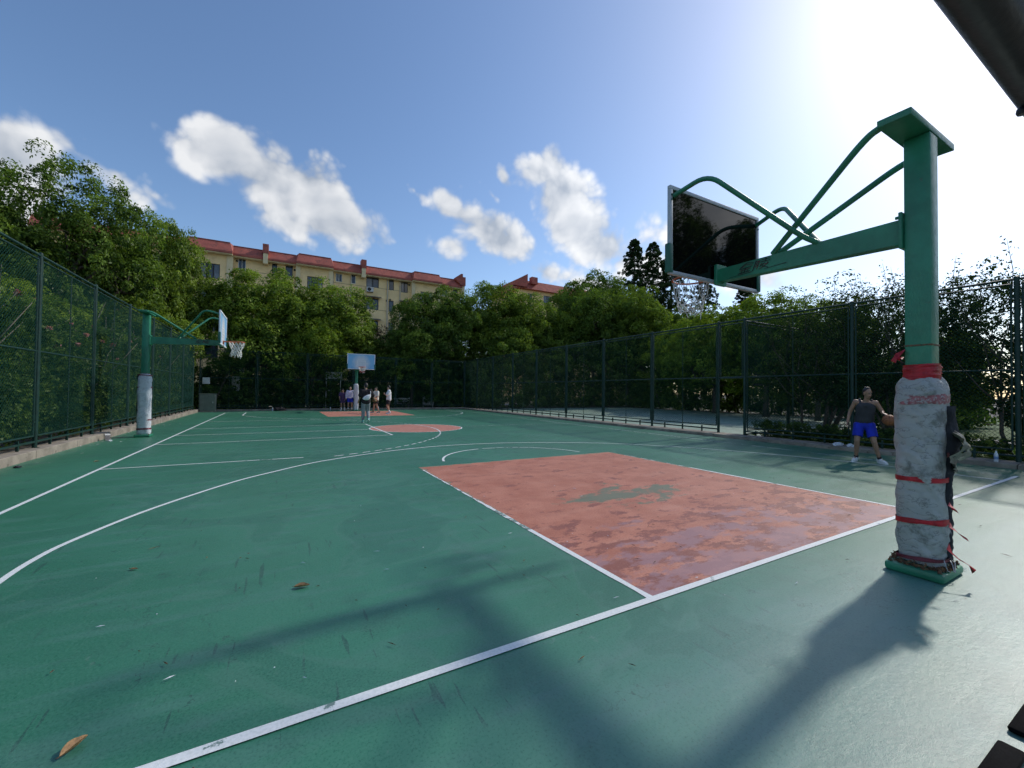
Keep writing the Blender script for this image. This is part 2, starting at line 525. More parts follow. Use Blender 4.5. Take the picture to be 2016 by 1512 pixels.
def line_mat(name, wear=.5, thr=.66):
    m, nt, b = new_mat(name)
    p = wpos(nt)
    w1 = tex_noise(nt, p, 7, 9, .7)
    w2 = tex_noise(nt, p, 60, 4, .6)
    c = mixc(nt, ramp(nt, w2, .35, .75), (.74, .76, .75), (.62, .66, .64))
    big = tex_noise(nt, p, .9, 3, .5)
    wf = ramp(nt, math_(nt, 'ADD', w1, math_(nt, 'MULTIPLY', math_(nt, 'SUBTRACT', big, .5), .5)), thr, thr + .05)
    c = mixc(nt, math_(nt, 'MULTIPLY', wf, .85), c, (.075, .16, .13))
    nt.links.new(c, b.inputs['Base Color'])
    b.inputs['Roughness'].default_value = .6
    bump(nt, b, w2, .15, .008)
    return m

DIMS = '2D'                # flat coatings: noise over the ground plane is enough
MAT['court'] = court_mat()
MAT['key'] = key_mat()
MAT['red'] = key_mat('red_coating', False)
MAT['line'] = line_mat('white_line_paint')
MAT['line_worn'] = line_mat('worn_white_line_paint', thr=.53)
DIMS = '3D'
MAT['ground'] = simple('earth_and_paving', (.11, .10, .08), .95, var=.35, scale=.8, bmp=.4, bscale=6, world=True)
MAT['soil'] = simple('planting_soil', (.055, .048, .034), .95, var=.4, scale=2.0, bmp=.6, bscale=12, world=True)
MAT['pale_court'] = simple('pale_green_court_coating', (.20, .29, .225), .6, var=.2, scale=.6, col2=(.26, .30, .25), wthr=.56, world=True)
MAT['concrete'] = simple('concrete', (.27, .235, .19), .9, var=.3, scale=2.5, col2=(.12, .11, .085), bmp=.5, bscale=30, world=True)
MAT['path'] = simple('pale_path_paving', (.42, .41, .38), .85, var=.15, scale=1.5, world=True)
MAT['lawn'] = simple('lawn', (.06, .11, .025), .95, var=.45, scale=3.0, bmp=.7, bscale=30, world=True)

def sheet(name, pts, z, mat, parent=None, **kw):
    me = bpy.data.meshes.new(name)
    me.from_pydata([(x, y, z) for x, y in pts], [], [tuple(range(len(pts)))])
    return link(name, me, parent, mat, **kw)

def rect(x0, x1, y0, y1):
    return [(x0, y0), (x1, y0), (x1, y1), (x0, y1)]

sheet('ground', rect(-600, 600, -600, 600), -.05, MAT['ground'], kind='structure')
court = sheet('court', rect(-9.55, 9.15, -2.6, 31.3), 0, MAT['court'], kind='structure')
sheet('neighbouring_court', rect(9.25, 27, 6.5, 30), -.012, MAT['pale_court'], kind='structure')
sheet('planting_bed', rect(-16, -9.6, -2, 45), -.02, MAT['soil'], kind='structure')
sheet('planting_bed', rect(-16, 40, 31.4, 36.5), -.016, MAT['soil'], kind='structure')
sheet('lawn', rect(9.3, 40, -20, 6.4), -.02, MAT['lawn'], kind='structure')
sheet('path', [(17.5, -20), (19.5, -20), (17.0, 6), (15.0, 6)], -.012, MAT['path'], kind='structure')
sheet('road', rect(-60, 80, 38.5, 44), -.03, MAT['path'], kind='structure')

# ---- painted areas and lines (sheets 4 mm above the coating)
Z1, Z2, Z3 = .002, .004, .006
sheet('key_area', rect(-2.45, 2.45, 0.03, 5.8), Z1, MAT['key'], court)
sheet('key_area', rect(-2.45, 2.45, LEN - 5.8, LEN), Z1, MAT['red'], court)
ang = [2 * math.pi * k / 64 for k in range(64)]
sheet('centre_circle_area', [(.02 + 1.78 * math.cos(a), YC - .1 + 1.78 * math.sin(a)) for a in ang], Z1, MAT['red'], court)

def stripe(name, pts, w=.05, z=Z2, mat='line', closed=False, jit=0.0):
    pts = [Vector((x, y, 0)) for x, y in pts]
    L = len(pts)
    vs, fs = [], []
    rg = random.Random(L * 7 + int(w * 1000))
    for k, p in enumerate(pts):
        a = pts[(k - 1) % L] if closed or k > 0 else p
        c = pts[(k + 1) % L] if closed or k < L - 1 else p
        t = (c - a).normalized()
        n = Vector((-t.y, t.x, 0)) * (w / 2) * (1 + rg.uniform(-jit, jit))
        vs += [(p.x + n.x, p.y + n.y, z), (p.x - n.x, p.y - n.y, z)]
    for k in range(L if closed else L - 1):
        a, c = 2 * k, 2 * ((k + 1) % L)
        fs.append((a + 1, c + 1, c, a))
    me = bpy.data.meshes.new(name)
    me.from_pydata(vs, [], fs)
    return link(name, me, court, MAT[mat])

def seg(a, b, step=.25):
    a, b = Vector((*a, 0)), Vector((*b, 0))
    n = max(1, int((b - a).length / step))
    return [tuple((a.lerp(b, k / n))[:2]) for k in range(n + 1)]

def smooth_path(P, step=6):
    out = []
    for k in range(len(P) - 1):
        p0, p1, p2, p3 = (Vector((*P[min(max(k + d, 0), len(P) - 1)], 0)) for d in (-1, 0, 1, 2))
        for j in range(step):
            t = j / step
            q = .5 * ((2 * p1) + (p2 - p0) * t + (2 * p0 - 5 * p1 + 4 * p2 - p3) * t * t + (3 * p1 - p0 - 3 * p2 + p3) * t ** 3)
            out.append((q.x, q.y))
    return out + [P[-1]]

def arc(cx, cy, r, a0, a1, n=40):
    return [(cx + r * math.cos(R(a0 + (a1 - a0) * k / n)), cy + r * math.sin(R(a0 + (a1 - a0) * k / n))) for k in range(n + 1)]

stripe('line', seg((XL - .03, 0), (7.4, 0)), .058, Z3, jit=.05)                  # near baseline
stripe('line', seg((XL, .03), (XL, LEN)), .055)                                    # left sideline
stripe('line', seg((XR, .03), (XR, LEN)), .045, mat='line_worn')                   # right sideline
stripe('line', seg((XL, LEN), (XR, LEN)), .05)
stripe('line', seg((XL + .03, YC), (-1.76, YC - .1)), .05)                         # half-way line
stripe('line', seg((1.8, YC - .12), (XR, YC - .3)), .04, mat='line_worn')
stripe('line', [(.02 + 1.8 * math.cos(a), YC - .1 + 1.8 * math.sin(a)) for a in ang], .05, closed=True)
stripe('line', seg((-2.45, .03), (-2.45, 1.7), .12), .055, jit=.15)
stripe('line', seg((-2.45, 1.7), (-2.45, 3.1), .12), .045, mat='line_worn', jit=.4)                  # what is left of the key outline
stripe('line', seg((-2.45, 3.1), (-2.45, 5.5), .12), .028, mat='line_worn', jit=.5)
stripe('line', seg((2.45, .03), (2.45, 3.4), .12), .05, jit=.2)
stripe('line', seg((2.45, 3.4), (2.45, 5.4), .12), .026, mat='line_worn', jit=.5)
stripe('line', arc(0, 5.88, 1.8, 168, 100), .05)
stripe('line', arc(0, 5.88, 1.8, 96, 8), .045, mat='line_worn')
three = [(-6.6, .03), (-6.63, 1.5), (-6.68, 2.5), (-6.66, 3.06), (-6.55, 3.56), (-6.17, 4.56), (-5.47, 5.82), (-4.9, 6.52), (-4.2, 7.24), (-3.34, 7.79),
         (-2.31, 8.29), (-1.16, 8.6), (.05, 8.62), (1.22, 8.42), (2.39, 7.95), (3.48, 7.3), (4.09, 6.76), (5.2, 5.35), (5.89, 3.9), (6.35, 2.55), (6.5, 1.56), (6.5, .7), (6.52, .03)]
stripe('line', smooth_path(three), .052)
# side basket: key and dashed three-point line
stripe('line', seg((XL + .03, YC - 2.45), (-1.5, YC - 2.4)), .05)
stripe('line', seg((XL + .03, YC + 2.45), (-1.5, YC + 2.45)), .05)
stripe('line', seg((-1.5, YC - 2.45), (-1.5, YC + 2.6)), .06, Z3)
stripe('line', seg((XL + .03, 8.1), (-4.35, 8.05)), .05)
a0 = -69
for k in range(17):
    stripe('line', arc(-6.15, YC - .1, 6.75, a0 + k * 3.05, a0 + k * 3.05 + 1.9, 4), .05)
stripe('line', arc(-6.15, YC - .1, 6.75, -17, 14, 24), .05, Z3)
for k in range(17):
    stripe('line', arc(-6.15, YC - .1, 6.75, 16 + k * 3.05, 16 + k * 3.05 + 1.9, 4), .05)
stripe('line', seg((XL + .03, 20.6), (-4.35, 20.6)), .05)
# far three-point line
stripe('line', seg((-6.6, LEN - .03), (-6.6, 25.6)), .06)
stripe('line', smooth_path(arc(0, 27.0, 6.75, 192, 348, 30)), .05, mat='line_worn')
stripe('line', seg((6.6, LEN - .03), (6.6, 25.6)), .06)
# neighbour's lines
nb = [((10.2, 8), (10.2, 29)), ((10.2, 18.5), (25, 18.5))]
for a, b in nb:
    o = stripe('line', seg(a, b), .05, -.009); o.parent = bpy.data.objects['neighbouring_court']

# ---- kerbs
def kerb(name, x0, x1, y0, y1, h, along):
    """one run of concrete kerb cast in lengths with open joints"""
    e = empty(name, (0, 0, 0), kind='structure')
    rg = random.Random(int(abs(x0 * 31 + y0 * 17)))
    t0, t1 = (y0, y1) if along == 'y' else (x0, x1)
    t = t0
    while t < t1 - .01:
        L = min(2.0, t1 - t)
        dz = rg.uniform(-.006, .006)
        m = MB()
        if along == 'y':
            m.bbox(x0 + rg.uniform(-.004, .004), x1, t + .006, t + L - .006, -.045, h + dz, .012)
        else:
            m.bbox(t + .006, t + L - .006, y0 + rg.uniform(-.004, .004), y1, -.045, h + dz, .012)
        m.build('kerb_stone', MAT['concrete'], e)
        t += L
    return e
kerb('kerb_left', -9.62, -9.2, -1.8, 30.6, .17, 'y')
kerb('kerb_back', -9.62, 9.3, 30.75, 31.25, .12, 'x')
kerb('kerb_right', 8.55, 9.28, -1.8, 30.74, .10, 'y')
# ------------------------------------------------------------------ chain-link fences
MAT['fence'] = simple('dark_green_fence_paint', (.006, .034, .026), .5, var=.25, scale=9, col2=(.025, .07, .055), wthr=.68, spec=.35)
MAT['wire'] = simple('green_coated_wire', (.007, .045, .035), .7, var=.1, scale=9, spec=.08)
MAT['rubber'] = simple('black_rubber', (.003, .003, .0035), .9, var=.3, scale=20, spec=.1)
MAT['dark_steel'] = simple('dark_gate_paint', (.010, .011, .015), .45, var=.3, scale=20, col2=(.05, .05, .05), wthr=.70, bmp=.15, bscale=60)

_wire = {}
def wire_mesh(w, h, pitch=.085, r=.0036):
    """woven wire: two sets of diagonal wires, the crossings over and under"""
    key = (round(w, 3), round(h, 3))
    if key in _wire:
        return _wire[key]
    m = MB()
    for sgn in (1, -1):
        c = -h
        while c < w:
            # wire: x = c + s*z
            z0, z1 = max(0, -c), min(h, w - c)
            if z1 - z0 > .02:
                x0, x1 = c + z0, c + z1
                if sgn < 0:
                    x0, x1 = w - x0, w - x1
                y = r * sgn * .9
                nseg = max(1, int((z1 - z0) / .3))          # short lengths, woven in and out
                m.tube([(x0 + (x1 - x0) * q / nseg, y * (1 if q % 2 else -1), z0 + (z1 - z0) * q / nseg) for q in range(nseg + 1)], r, 3, caps=False)
            c += pitch
    me = m.mesh('wire_mesh')
    me.materials.append(MAT['wire'])
    _wire[key] = me
    return me

def bay(fence, a, b, z0, zt, zm, lower=True, upper=True, midbar=True, feet=True):
    """one bay between posts at a and b (2D): framed wire panel with a middle rail, bottom rail on feet"""
    a, b = Vector((*a, 0)), Vector((*b, 0))
    L = (b - a).length
    ex = (b - a).normalized()
    e = bpy.data.objects.new('panel', None)
    e.empty_display_size = .2
    COL.objects.link(e); e.parent = fence
    e.location = (a.x, a.y, 0); e.rotation_euler = (0, 0, math.atan2(ex.y, ex.x))
    g, rr = .085, .019
    x0, x1 = g, L - g
    zb = z0 + (.26 if lower else zm - z0)
    ztop = (zt - .10) if upper else zm
    fr = MB()
    fr.tube([(x0, 0, zb), (x0, 0, ztop)], rr, 8); fr.tube([(x1, 0, zb), (x1, 0, ztop)], rr, 8)
    fr.tube([(x0, 0, zb), (x1, 0, zb)], rr, 8); fr.tube([(x0, 0, ztop), (x1, 0, ztop)], rr, 8)
    if lower and upper:
        fr.tube([(x0, 0, zm), (x1, 0, zm)], rr, 8)
    if midbar:
        fr.tube([((x0 + x1) / 2, 0, zb), ((x0 + x1) / 2, 0, ztop)], rr * .6, 6)
    for zz in (zb + .3, zm, ztop - .3):                        # clips that hold the frame to the posts
        if zb < zz < ztop + .01:
            fr.box(0, x0, -.012, .012, zz - .02, zz + .02); fr.box(x1, L, -.012, .012, zz - .02, zz + .02)
    fr.build('frame', MAT['fence'], e, smooth='auto')
    w, h = round(x1 - x0, 2), round(ztop - zb, 2)
    link('wire_mesh', wire_mesh(w, h), e, kind='stuff').location = (x0, 0, zb)
    if feet and lower:
        br = MB().tube([(0, 0, z0 + .13), (L, 0, z0 + .13)], .026, 8)
        for t in (.22, .5, .78):
            br.box(L * t - .02, L * t + .02, -.02, .02, z0 - .02, z0 + .22)
        br.build('bottom_rail', MAT['fence'], e, smooth='auto')
    MB().tube([(0, 0, zt), (L, 0, zt)], .028, 8).build('top_rail', MAT['fence'], e, smooth='auto')
    return e

def post(fence, x, y, z0, zt, r=.04, mat='fence'):
    m = MB().tube([(x, y, z0), (x, y, zt + .03)], r, 12)
    m.lathe([(r * 1.08, zt + .03), (r * 1.0, zt + .055), (.004, zt + .075)], 12, (x, y, 0))
    m.bbox(x - .07, x + .07, y - .07, y + .07, z0, z0 + .012, .004)
    m.build('post', MAT[mat], fence, smooth='auto')

# left fence
lf = empty('chain_link_fence', (0, 0, 0), label='tall dark green chain-link fence along the left sideline, rose bushes behind it', cat='fence', group='fences round the court')
ys = [10.72 + 3.12 * k for k in range(-4, 7)]
for k, y in enumerate(ys):
    post(lf, -9.42, y, .165, 4.34)
    if k:
        bay(lf, (-9.42, ys[k - 1]), (-9.42, y), .17, 4.34, 2.26)
# back fence
bf = empty('chain_link_fence', (0, 0, 0), label='chain-link fence across the far end of the court behind the far hoop', cat='fence', group='fences round the court')
xs = [-9.3, -6.15, -3.07, .05, 3.25, 6.2, 9.12]
for k, x in enumerate(xs):
    post(bf, x, 31.0, .115, 4.05)
    if k:
        bay(bf, (xs[k - 1], 31.0), (x, 31.0), .12, 4.05, 2.2)
# right fence with its gateway
rf = empty('chain_link_fence', (0, 0, 0), label='chain-link fence with an open gateway along the right sideline', cat='fence', group='fences round the court')
ys = [-2.8, .27, 3.24, 6.3, 7.27, 10.34, 13.4, 16.42, 19.5, 22.48, 25.5, 28.3, 30.9]
for k, y in enumerate(ys):
    post(rf, 9.1, y, .095, 4.08, .045)
    if k:
        if abs(y - 7.27) < .01:
            bay(rf, (9.1, ys[k - 1]), (9.1, y), .1, 4.08, 2.1, lower=False, midbar=False, feet=False)
            MB().tube([(9.1, ys[k - 1], 2.08), (9.1, y, 2.08)], .028, 8).build('gate_lintel', MAT['fence'], rf, smooth='auto')
        else:
            bay(rf, (9.1, ys[k - 1]), (9.1, y), .1, 4.08, 2.1)
# neighbour court's near fence, running away from the gateway
nf = empty('chain_link_fence', (0, 0, 0), label='chain-link fence half hidden in shrubs running away from the right-hand gateway', cat='fence', group='fences round the court')
xs = [9.2, 11.9, 14.9, 17.9, 20.9, 23.9]
for k, x in enumerate(xs):
    if k:
        post(nf, x, 6.32, -.03, 4.05)
        bay(nf, (xs[k - 1], 6.32), (x, 6.32), .0, 4.05, 2.1)
# gate frame over the photographer
gf = empty('gate_frame', (0, 0, 0), label='dark round gate bar crossing the top right corner close to the viewer', cat='gate')
MB().tube([(-5.75, -1.925, 2.14), (-3.36, -1.925, 2.14)], .036, 20).build('lintel', MAT['dark_steel'], gf, smooth='auto')
MB().tube([(-5.75, -1.985, 2.17), (-3.36, -1.985, 2.17)], .012, 12).build('hinge_rod', MAT['dark_steel'], gf, smooth='auto')
MB().lathe([(.008, 0), (.010, .006), (.009, .012), (.006, .016)], 12, (0, 0, 0)).build('stop_bolt', MAT['dark_steel'], gf, smooth='auto').location = (-3.50, -1.905, 2.094)
for x in (-5.78, -3.33):
    MB().tube([(x, -1.94, -.04), (x, -1.94, 4.1)], .045, 16).build('post', MAT['dark_steel'], gf, smooth='auto')
ends = [((-2.36, -1.63), 'lower of two black rubber strips on the ground in the lower right corner'), ((-1.74, -1.63), 'upper of two black rubber strips on the ground at the right edge')]
for (x, y), lab in ends:
    o = MB().bbox(-.24, .24, -.042, .042, .001, .03, .014).build('rubber_strip', MAT['rubber'], None, smooth='auto', label=lab, cat='rubber strip', group='rubber strips by the gate')
    o.location = (x, y, 0)
# ------------------------------------------------------------------ basketball hoops
MAT['hoop_green'] = simple('green_hoop_paint', (.026, .20, .112), .40, var=.22, scale=3.0, col2=(.075, .11, .07), wthr=.66, bmp=.10, bscale=60)
MAT['hoop_dark'] = simple('dark_green_padding', (.012, .11, .075), .5, var=.15, scale=6)
MAT['frame_grey'] = simple('grey_aluminium_frame', (.42, .44, .45), .45, metal=.3, var=.08, scale=8)
MAT['frame_white'] = simple('white_frame_paint', (.72, .74, .76), .5, var=.08, scale=8)
MAT['rim'] = simple('orange_rim_paint', (.46, .105, .035), .5, var=.25, scale=14, col2=(.2, .06, .03))
MAT['rope'] = simple('white_net_rope', (.74, .73, .69), .8, var=.2, scale=20)
MAT['chain'] = simple('grey_net_cord', (.58, .59, .57), .6, var=.25, scale=20)
MAT['rope_red'] = simple('red_net_rope', (.36, .04, .035), .8, var=.2, scale=20)
MAT['tape'] = simple('red_tape', (.42, .012, .022), .45, var=.25, scale=12, bmp=.25, bscale=40)
MAT['tape_old'] = simple('faded_red_tape', (.30, .10, .11), .6, var=.3, scale=18, col2=(.36, .33, .32), wthr=.5)
MAT['tape_dark'] = simple('dark_red_tape', (.16, .02, .035), .6, var=.3, scale=16)
MAT['torn'] = simple('dark_torn_padding', (.022, .024, .030), .85, var=.5, scale=9, col2=(.18, .18, .18), wthr=.64, bmp=.8, bscale=30)
MAT['flap'] = simple('clear_torn_plastic', (.20, .19, .15), .3, var=.4, scale=10, col2=(.05, .05, .05), wthr=.58)
MAT['logo'] = simple('black_logo_print', (.014, .012, .013), .5, var=.2, scale=30)
MAT['logo_red'] = simple('dark_red_logo_print', (.10, .018, .022), .5, var=.2, scale=30)
MAT['litter'] = simple('dry_leaf_litter', (.16, .085, .035), .9, var=.6, scale=25, col2=(.05, .03, .02), wthr=.5)

MAT['rust'] = simple('rusty_steel', (.16, .075, .04), .8, var=.5, scale=30, col2=(.04, .12, .075), wthr=.52)

def glass_back():
    m, nt, b = new_mat('black_glass_back')
    b.inputs['Base Color'].default_value = (.004, .004, .005, 1)
    b.inputs['Roughness'].default_value = .03
    b.inputs['IOR'].default_value = 1.45
    b.inputs['Specular IOR Level'].default_value = .55
    b.inputs['Coat Weight'].default_value = 0.0
    b.inputs['Coat Roughness'].default_value = .02
    p = opos(nt)
    bump(nt, b, tex_noise(nt, p, 2.0, 2, .5), .015, .01)
    return m
MAT['glass_back'] = glass_back()

def blue_board():
    m, nt, b = new_mat('faded_blue_board_print')
    p = opos(nt)
    sx = N(nt, 'ShaderNodeSeparateXYZ'); nt.links.new(p, sx.inputs[0])
    n1 = tex_noise(nt, p, 5, 8, .65)
    q = vmath(nt, 'MULTIPLY', vmath(nt, 'SUBTRACT', p, (0, 0, 3.3)), (1.45, 0, 1.3))
    d = math_(nt, 'ADD', vmath(nt, 'LENGTH', q), math_(nt, 'MULTIPLY', math_(nt, 'SUBTRACT', n1, .5), .7))
    c = mixc(nt, ramp(nt, d, .95, .35), (.20, .46, .72), (.66, .71, .75))
    lines = N(nt, 'ShaderNodeTexWave', wave_type='BANDS', bands_direction='Z')
    lines.inputs['Scale'].default_value = 3.6; lines.inputs['Distortion'].default_value = 3.5; lines.inputs['Detail'].default_value = 3
    nt.links.new(p, lines.inputs['Vector'])
    lf_ = math_(nt, 'MULTIPLY', ramp(nt, lines.outputs['Fac'], .72, .85), math_(nt, 'MULTIPLY', ramp(nt, d, .75, .3), .35))
    c = mixc(nt, lf_, c, (.22, .30, .38))
    nt.links.new(c, b.inputs['Base Color'])
    b.inputs['Roughness'].default_value = .35
    return m
MAT['blue_board'] = blue_board()

def cloth_mat(name, base, dirt, dirt_thr):
    m, nt, b = new_mat(name)
    p = opos(nt)
    st = N(nt, 'ShaderNodeMapping'); st.inputs['Scale'].default_value = (1.7, 1.7, 3.6); nt.links.new(p, st.inputs['Vector'])
    cre = tex_noise(nt, st.outputs[0], 2.2, 9, .66, 0.0)
    big = tex_noise(nt, p, 2.6, 7, .66)
    c = mixc(nt, ramp(nt, cre, .3, .7), tuple(x * .86 for x in base), base)
    c = mixc(nt, math_(nt, 'MULTIPLY', ramp(nt, big, dirt_thr, dirt_thr + .1), .75), c, dirt)
    # thin dark cracks along folds
    v = math_(nt, 'ABSOLUTE', math_(nt, 'SUBTRACT', tex_noise(nt, st.outputs[0], 2.4, 5, .6, 0.0), .5))
    c = mixc(nt, math_(nt, 'MULTIPLY', ramp(nt, v, .014, .0), .6), c, tuple(x * .25 for x in base))
    nt.links.new(c, b.inputs['Base Color'])
    b.inputs['Roughness'].default_value = .7
    h = math_(nt, 'ADD', cre, math_(nt, 'MULTIPLY', ramp(nt, v, 0, .05), .12))
    bump(nt, b, h, .8, .03)
    return m
MAT['wrap_near'] = cloth_mat('grey_cloth_wrap', (.43, .44, .425), (.10, .11, .095), .52)
MAT['wrap_side'] = cloth_mat('white_plastic_wrap', (.62, .66, .70), (.22, .22, .26), .62)

def net_part(parent, mat, r, style, seed):
    rg = random.Random(seed)
    n = 12
    if style == 'near':
        lev = [(0, .224), (-.21, .190), (-.27, .178), (-.315, .168), (-.355, .158), (-.395, .148), (-.43, .135)]
    elif style == 'side':
        lev = [(0, .222), (-.12, .19), (-.20, .155), (-.28, .14), (-.36, .15), (-.42, .14)]
    else:
        lev = [(0, .222), (-.16, .18), (-.26, .15), (-.34, .14)]
    nodes = []
    for k, (z, rad) in enumerate(lev):
        ring = []
        for j in range(n):
            a = 2 * math.pi * (j + (.5 if k % 2 else 0)) / n + (rg.uniform(-.09, .09) if k > 1 else 0)
            rr = rad * (1 + (rg.uniform(-.10, .10) if k else 0))
            ring.append(Vector((rr * math.cos(a), rr * math.sin(a), z + (rg.uniform(-.025, .025) if k > 1 else 0))))
        nodes.append(ring)
    m, m2 = MB(), MB()
    for k in range(len(lev) - 1):
        tgt = m2 if (style == 'far' and k >= len(lev) - 2) else m
        for j in range(n):
            a = nodes[k][j]
            for dj in (0, -1 if k % 2 == 0 else 1):
                b = nodes[k + 1][(j + dj) % n]
                mid = (a + b) / 2 + Vector((rg.uniform(-1, 1), rg.uniform(-1, 1), -.4)) * .008
                tgt.tube([a, mid, b], r, 4, caps=False)
    for j in range(n):                       # loose ends
        if rg.random() < (.7 if style == 'side' else .35):
            a = nodes[-1][j]
            m.tube([a, a + Vector((rg.uniform(-.02, .02), rg.uniform(-.02, .02), -rg.uniform(.03, .10)))], r * 1.1, 4)
            m.ball(a + Vector((0, 0, -.012)), r * 1.7, 6, 4)
    o = m.build('net', mat, parent, smooth=True)
    if m2.v:
        m2.build('net_hem', MAT['rope_red'], parent, smooth=True)
    return o

def squircle(a, rx, ry, p=3.2):
    c, s = math.cos(a), math.sin(a)
    k = (abs(c) ** p + abs(s) ** p) ** (-1 / p)
    return rx * c * k, ry * s * k

def wrap_surface(z0, z1, rx, ry, seed, amp, nz=90, na=72):
    vs, fs = [], []
    for i in range(nz + 1):
        t = i / nz
        z = z0 + (z1 - z0) * t
        tp = 1.0 - .30 * max(0, (t - .93) / .07) ** 1.5 - .04 * max(0, (.06 - t) / .06)
        lean = .012 * math.sin(t * 5 + seed)
        for j in range(na):
            a = 2 * math.pi * j / na
            x, y = squircle(a, rx * tp, ry * tp)
            q = Vector((x * 3.4 + seed, y * 3.4, z * 6 + 1.6 * math.sin(a + seed)))
            d = amp * (mnoise.noise(q) + .6 * mnoise.noise(q * 2.3)) + amp * .9 * (.5 - abs(mnoise.noise(Vector((x * 2.5 + seed * 3, y * 2.5, z * 8.5 + 1.2 * math.sin(a * 1.0 + 1) + 1.8 * mnoise.noise(Vector((x * 4, y * 4, z * 3))))))))
            d += .018 * mnoise.noise(Vector((x * 2 + seed, y * 2, z * 1.8)))
            n = Vector((x, y, 0)).normalized()
            vs.append((x + n.x * d + lean, y + n.y * d, z))
    for i in range(nz):
        for j in range(na):
            fs.append((i * na + j, i * na + (j + 1) % na, (i + 1) * na + (j + 1) % na, (i + 1) * na + j))
    fs.append(tuple(range(na - 1, -1, -1)))
    fs.append(tuple(nz * na + j for j in range(na)))
    return MB().add(vs, fs)

def tape_band(parent, z, h, rx, ry, mat, tilt=0.0, phase=0.0, seed=0, amp=.006, start=0.0, span=1.0):
    na, nz = 64, 5
    vs, fs = [], []
    for i in range(nz):
        for j in range(na + 1):
            a = 2 * math.pi * (start + span * j / na)
            x, y = squircle(a, rx, ry)
            d = amp * mnoise.noise(Vector((x * 9 + seed, y * 9, z * 7 + i * 1.3)))
            n = Vector((x, y, 0)).normalized()
            zz = z + h * (i / (nz - 1) - .5) * (1 + .35 * mnoise.noise(Vector((a * 1.3, seed, 0)))) + tilt * math.sin(a + phase)
            vs.append((x + n.x * d, y + n.y * d, zz))
    for i in range(nz - 1):
        for j in range(na):
            fs.append((i * (na + 1) + j, i * (na + 1) + j + 1, (i + 1) * (na + 1) + j + 1, (i + 1) * (na + 1) + j))
    return MB().add(vs, fs).build('tape_band', mat, parent, smooth=True)

def ribbon(parent, pts, w, mat, name='tape_tail'):
    vs, fs = [], []
    for k, p in enumerate(pts):
        p = Vector(p)
        tw = Vector((math.cos(k * .9), math.sin(k * .9), .6)).normalized() * w * .5
        vs += [p + tw, p - tw]
    for k in range(len(pts) - 1):
        fs.append((2 * k, 2 * k + 1, 2 * k + 3, 2 * k + 2))
    return MB().add(vs, fs).build(name, mat, parent, smooth=True)

def bent(path, rad=.12, n=6):
    """polyline with rounded corners"""
    P = [Vector(p) for p in path]
    out = [P[0]]
    for k in range(1, len(P) - 1):
        a = P[k] + (P[k - 1] - P[k]).normalized() * min(rad, (P[k - 1] - P[k]).length * .45)
        b = P[k] + (P[k + 1] - P[k]).normalized() * min(rad, (P[k + 1] - P[k]).length * .45)
        for j in range(n + 1):
            t = j / n
            out.append(a * (1 - t) ** 2 + P[k] * 2 * t * (1 - t) + b * t * t)
    return out + [P[-1]]

LOGO = [  # strokes (in a 0..2.3 x 0..1 box), the two slanted characters over a swoosh line; True = dark red
    ([(.05, .52), (.50, .98), (1.0, .80)], .075, False), ([(.22, .60), (.52, .82), (.95, .62)], .055, True), ([(.15, .47), (.90, .52)], .065, False),
    ([(.12, .32), (.86, .37)], .06, True), ([(.05, .06), (.86, .12)], .085, False), ([(.52, .52), (.48, .10)], .07, False), ([(.30, .28), (.26, .14)], .05, False), ([(.72, .30), (.70, .15)], .05, False),
    ([(1.16, .92), (1.10, .02)], .075, False), ([(1.18, .90), (1.38, .82), (1.22, .62), (1.36, .42), (1.2, .34)], .06, True), ([(1.42, .88), (1.36, .10)], .06, True),
    ([(1.55, .90), (2.08, .90)], .06, False), ([(1.82, 1.0), (1.80, .70)], .06, False), ([(1.52, .70), (2.12, .70)], .065, False), ([(1.62, .55), (1.52, .42)], .05, True), ([(1.95, .58), (2.08, .45)], .05, True),
    ([(1.80, .55), (1.52, .28)], .06, False), ([(1.66, .44), (2.05, .44), (1.56, .04)], .06, True), ([(1.70, .30), (2.10, .06)], .065, False),
]
def logo(arm, x, side, y0, z0, w, h):
    """printed on the arm's side: raised a hair off the steel"""
    for red in (False, True):
        m = MB()
        for pts, wd, rd in LOGO:
            if rd != red:
                continue
            for (a, b) in zip(pts[:-1], pts[1:]):
                A = Vector((a[0] + .22 * a[1], a[1])); B = Vector((b[0] + .22 * b[1], b[1]))
                t = (B - A).normalized(); nn = Vector((-t.y, t.x)) * wd * .5
                q = [A - t * .02 + nn, B + t * .02 + nn, B + t * .02 - nn, A - t * .02 - nn]
                if side < 0:
                    m.add([(x, y0 - p.x / 2.5 * w, z0 + p.y * h) for p in q], [(3, 2, 1, 0), (0, 1, 2, 3)])
                else:
                    m.add([(x, y0 - w + p.x / 2.5 * w, z0 + p.y * h) for p in q], [(3, 2, 1, 0), (0, 1, 2, 3)])
        if not red:
            s = -1 if side < 0 else 1
            for off, yy0, yy1 in ((-.10, .10, -.42 * w), (-.02, -.75 * w, -1.32 * w)):
                ya, yb = (y0 + yy0, y0 + yy1) if side < 0 else (y0 - w - yy0, y0 - w - yy1)
                q = [(x, ya, z0 + off * h - .004), (x, yb, z0 + off * h + .004), (x, yb, z0 + off * h + .012), (x, ya, z0 + off * h)]
                m.add(q, [(0, 1, 2, 3), (3, 2, 1, 0)])
        m.build('logo_print', MAT['logo_red' if red else 'logo'], arm)

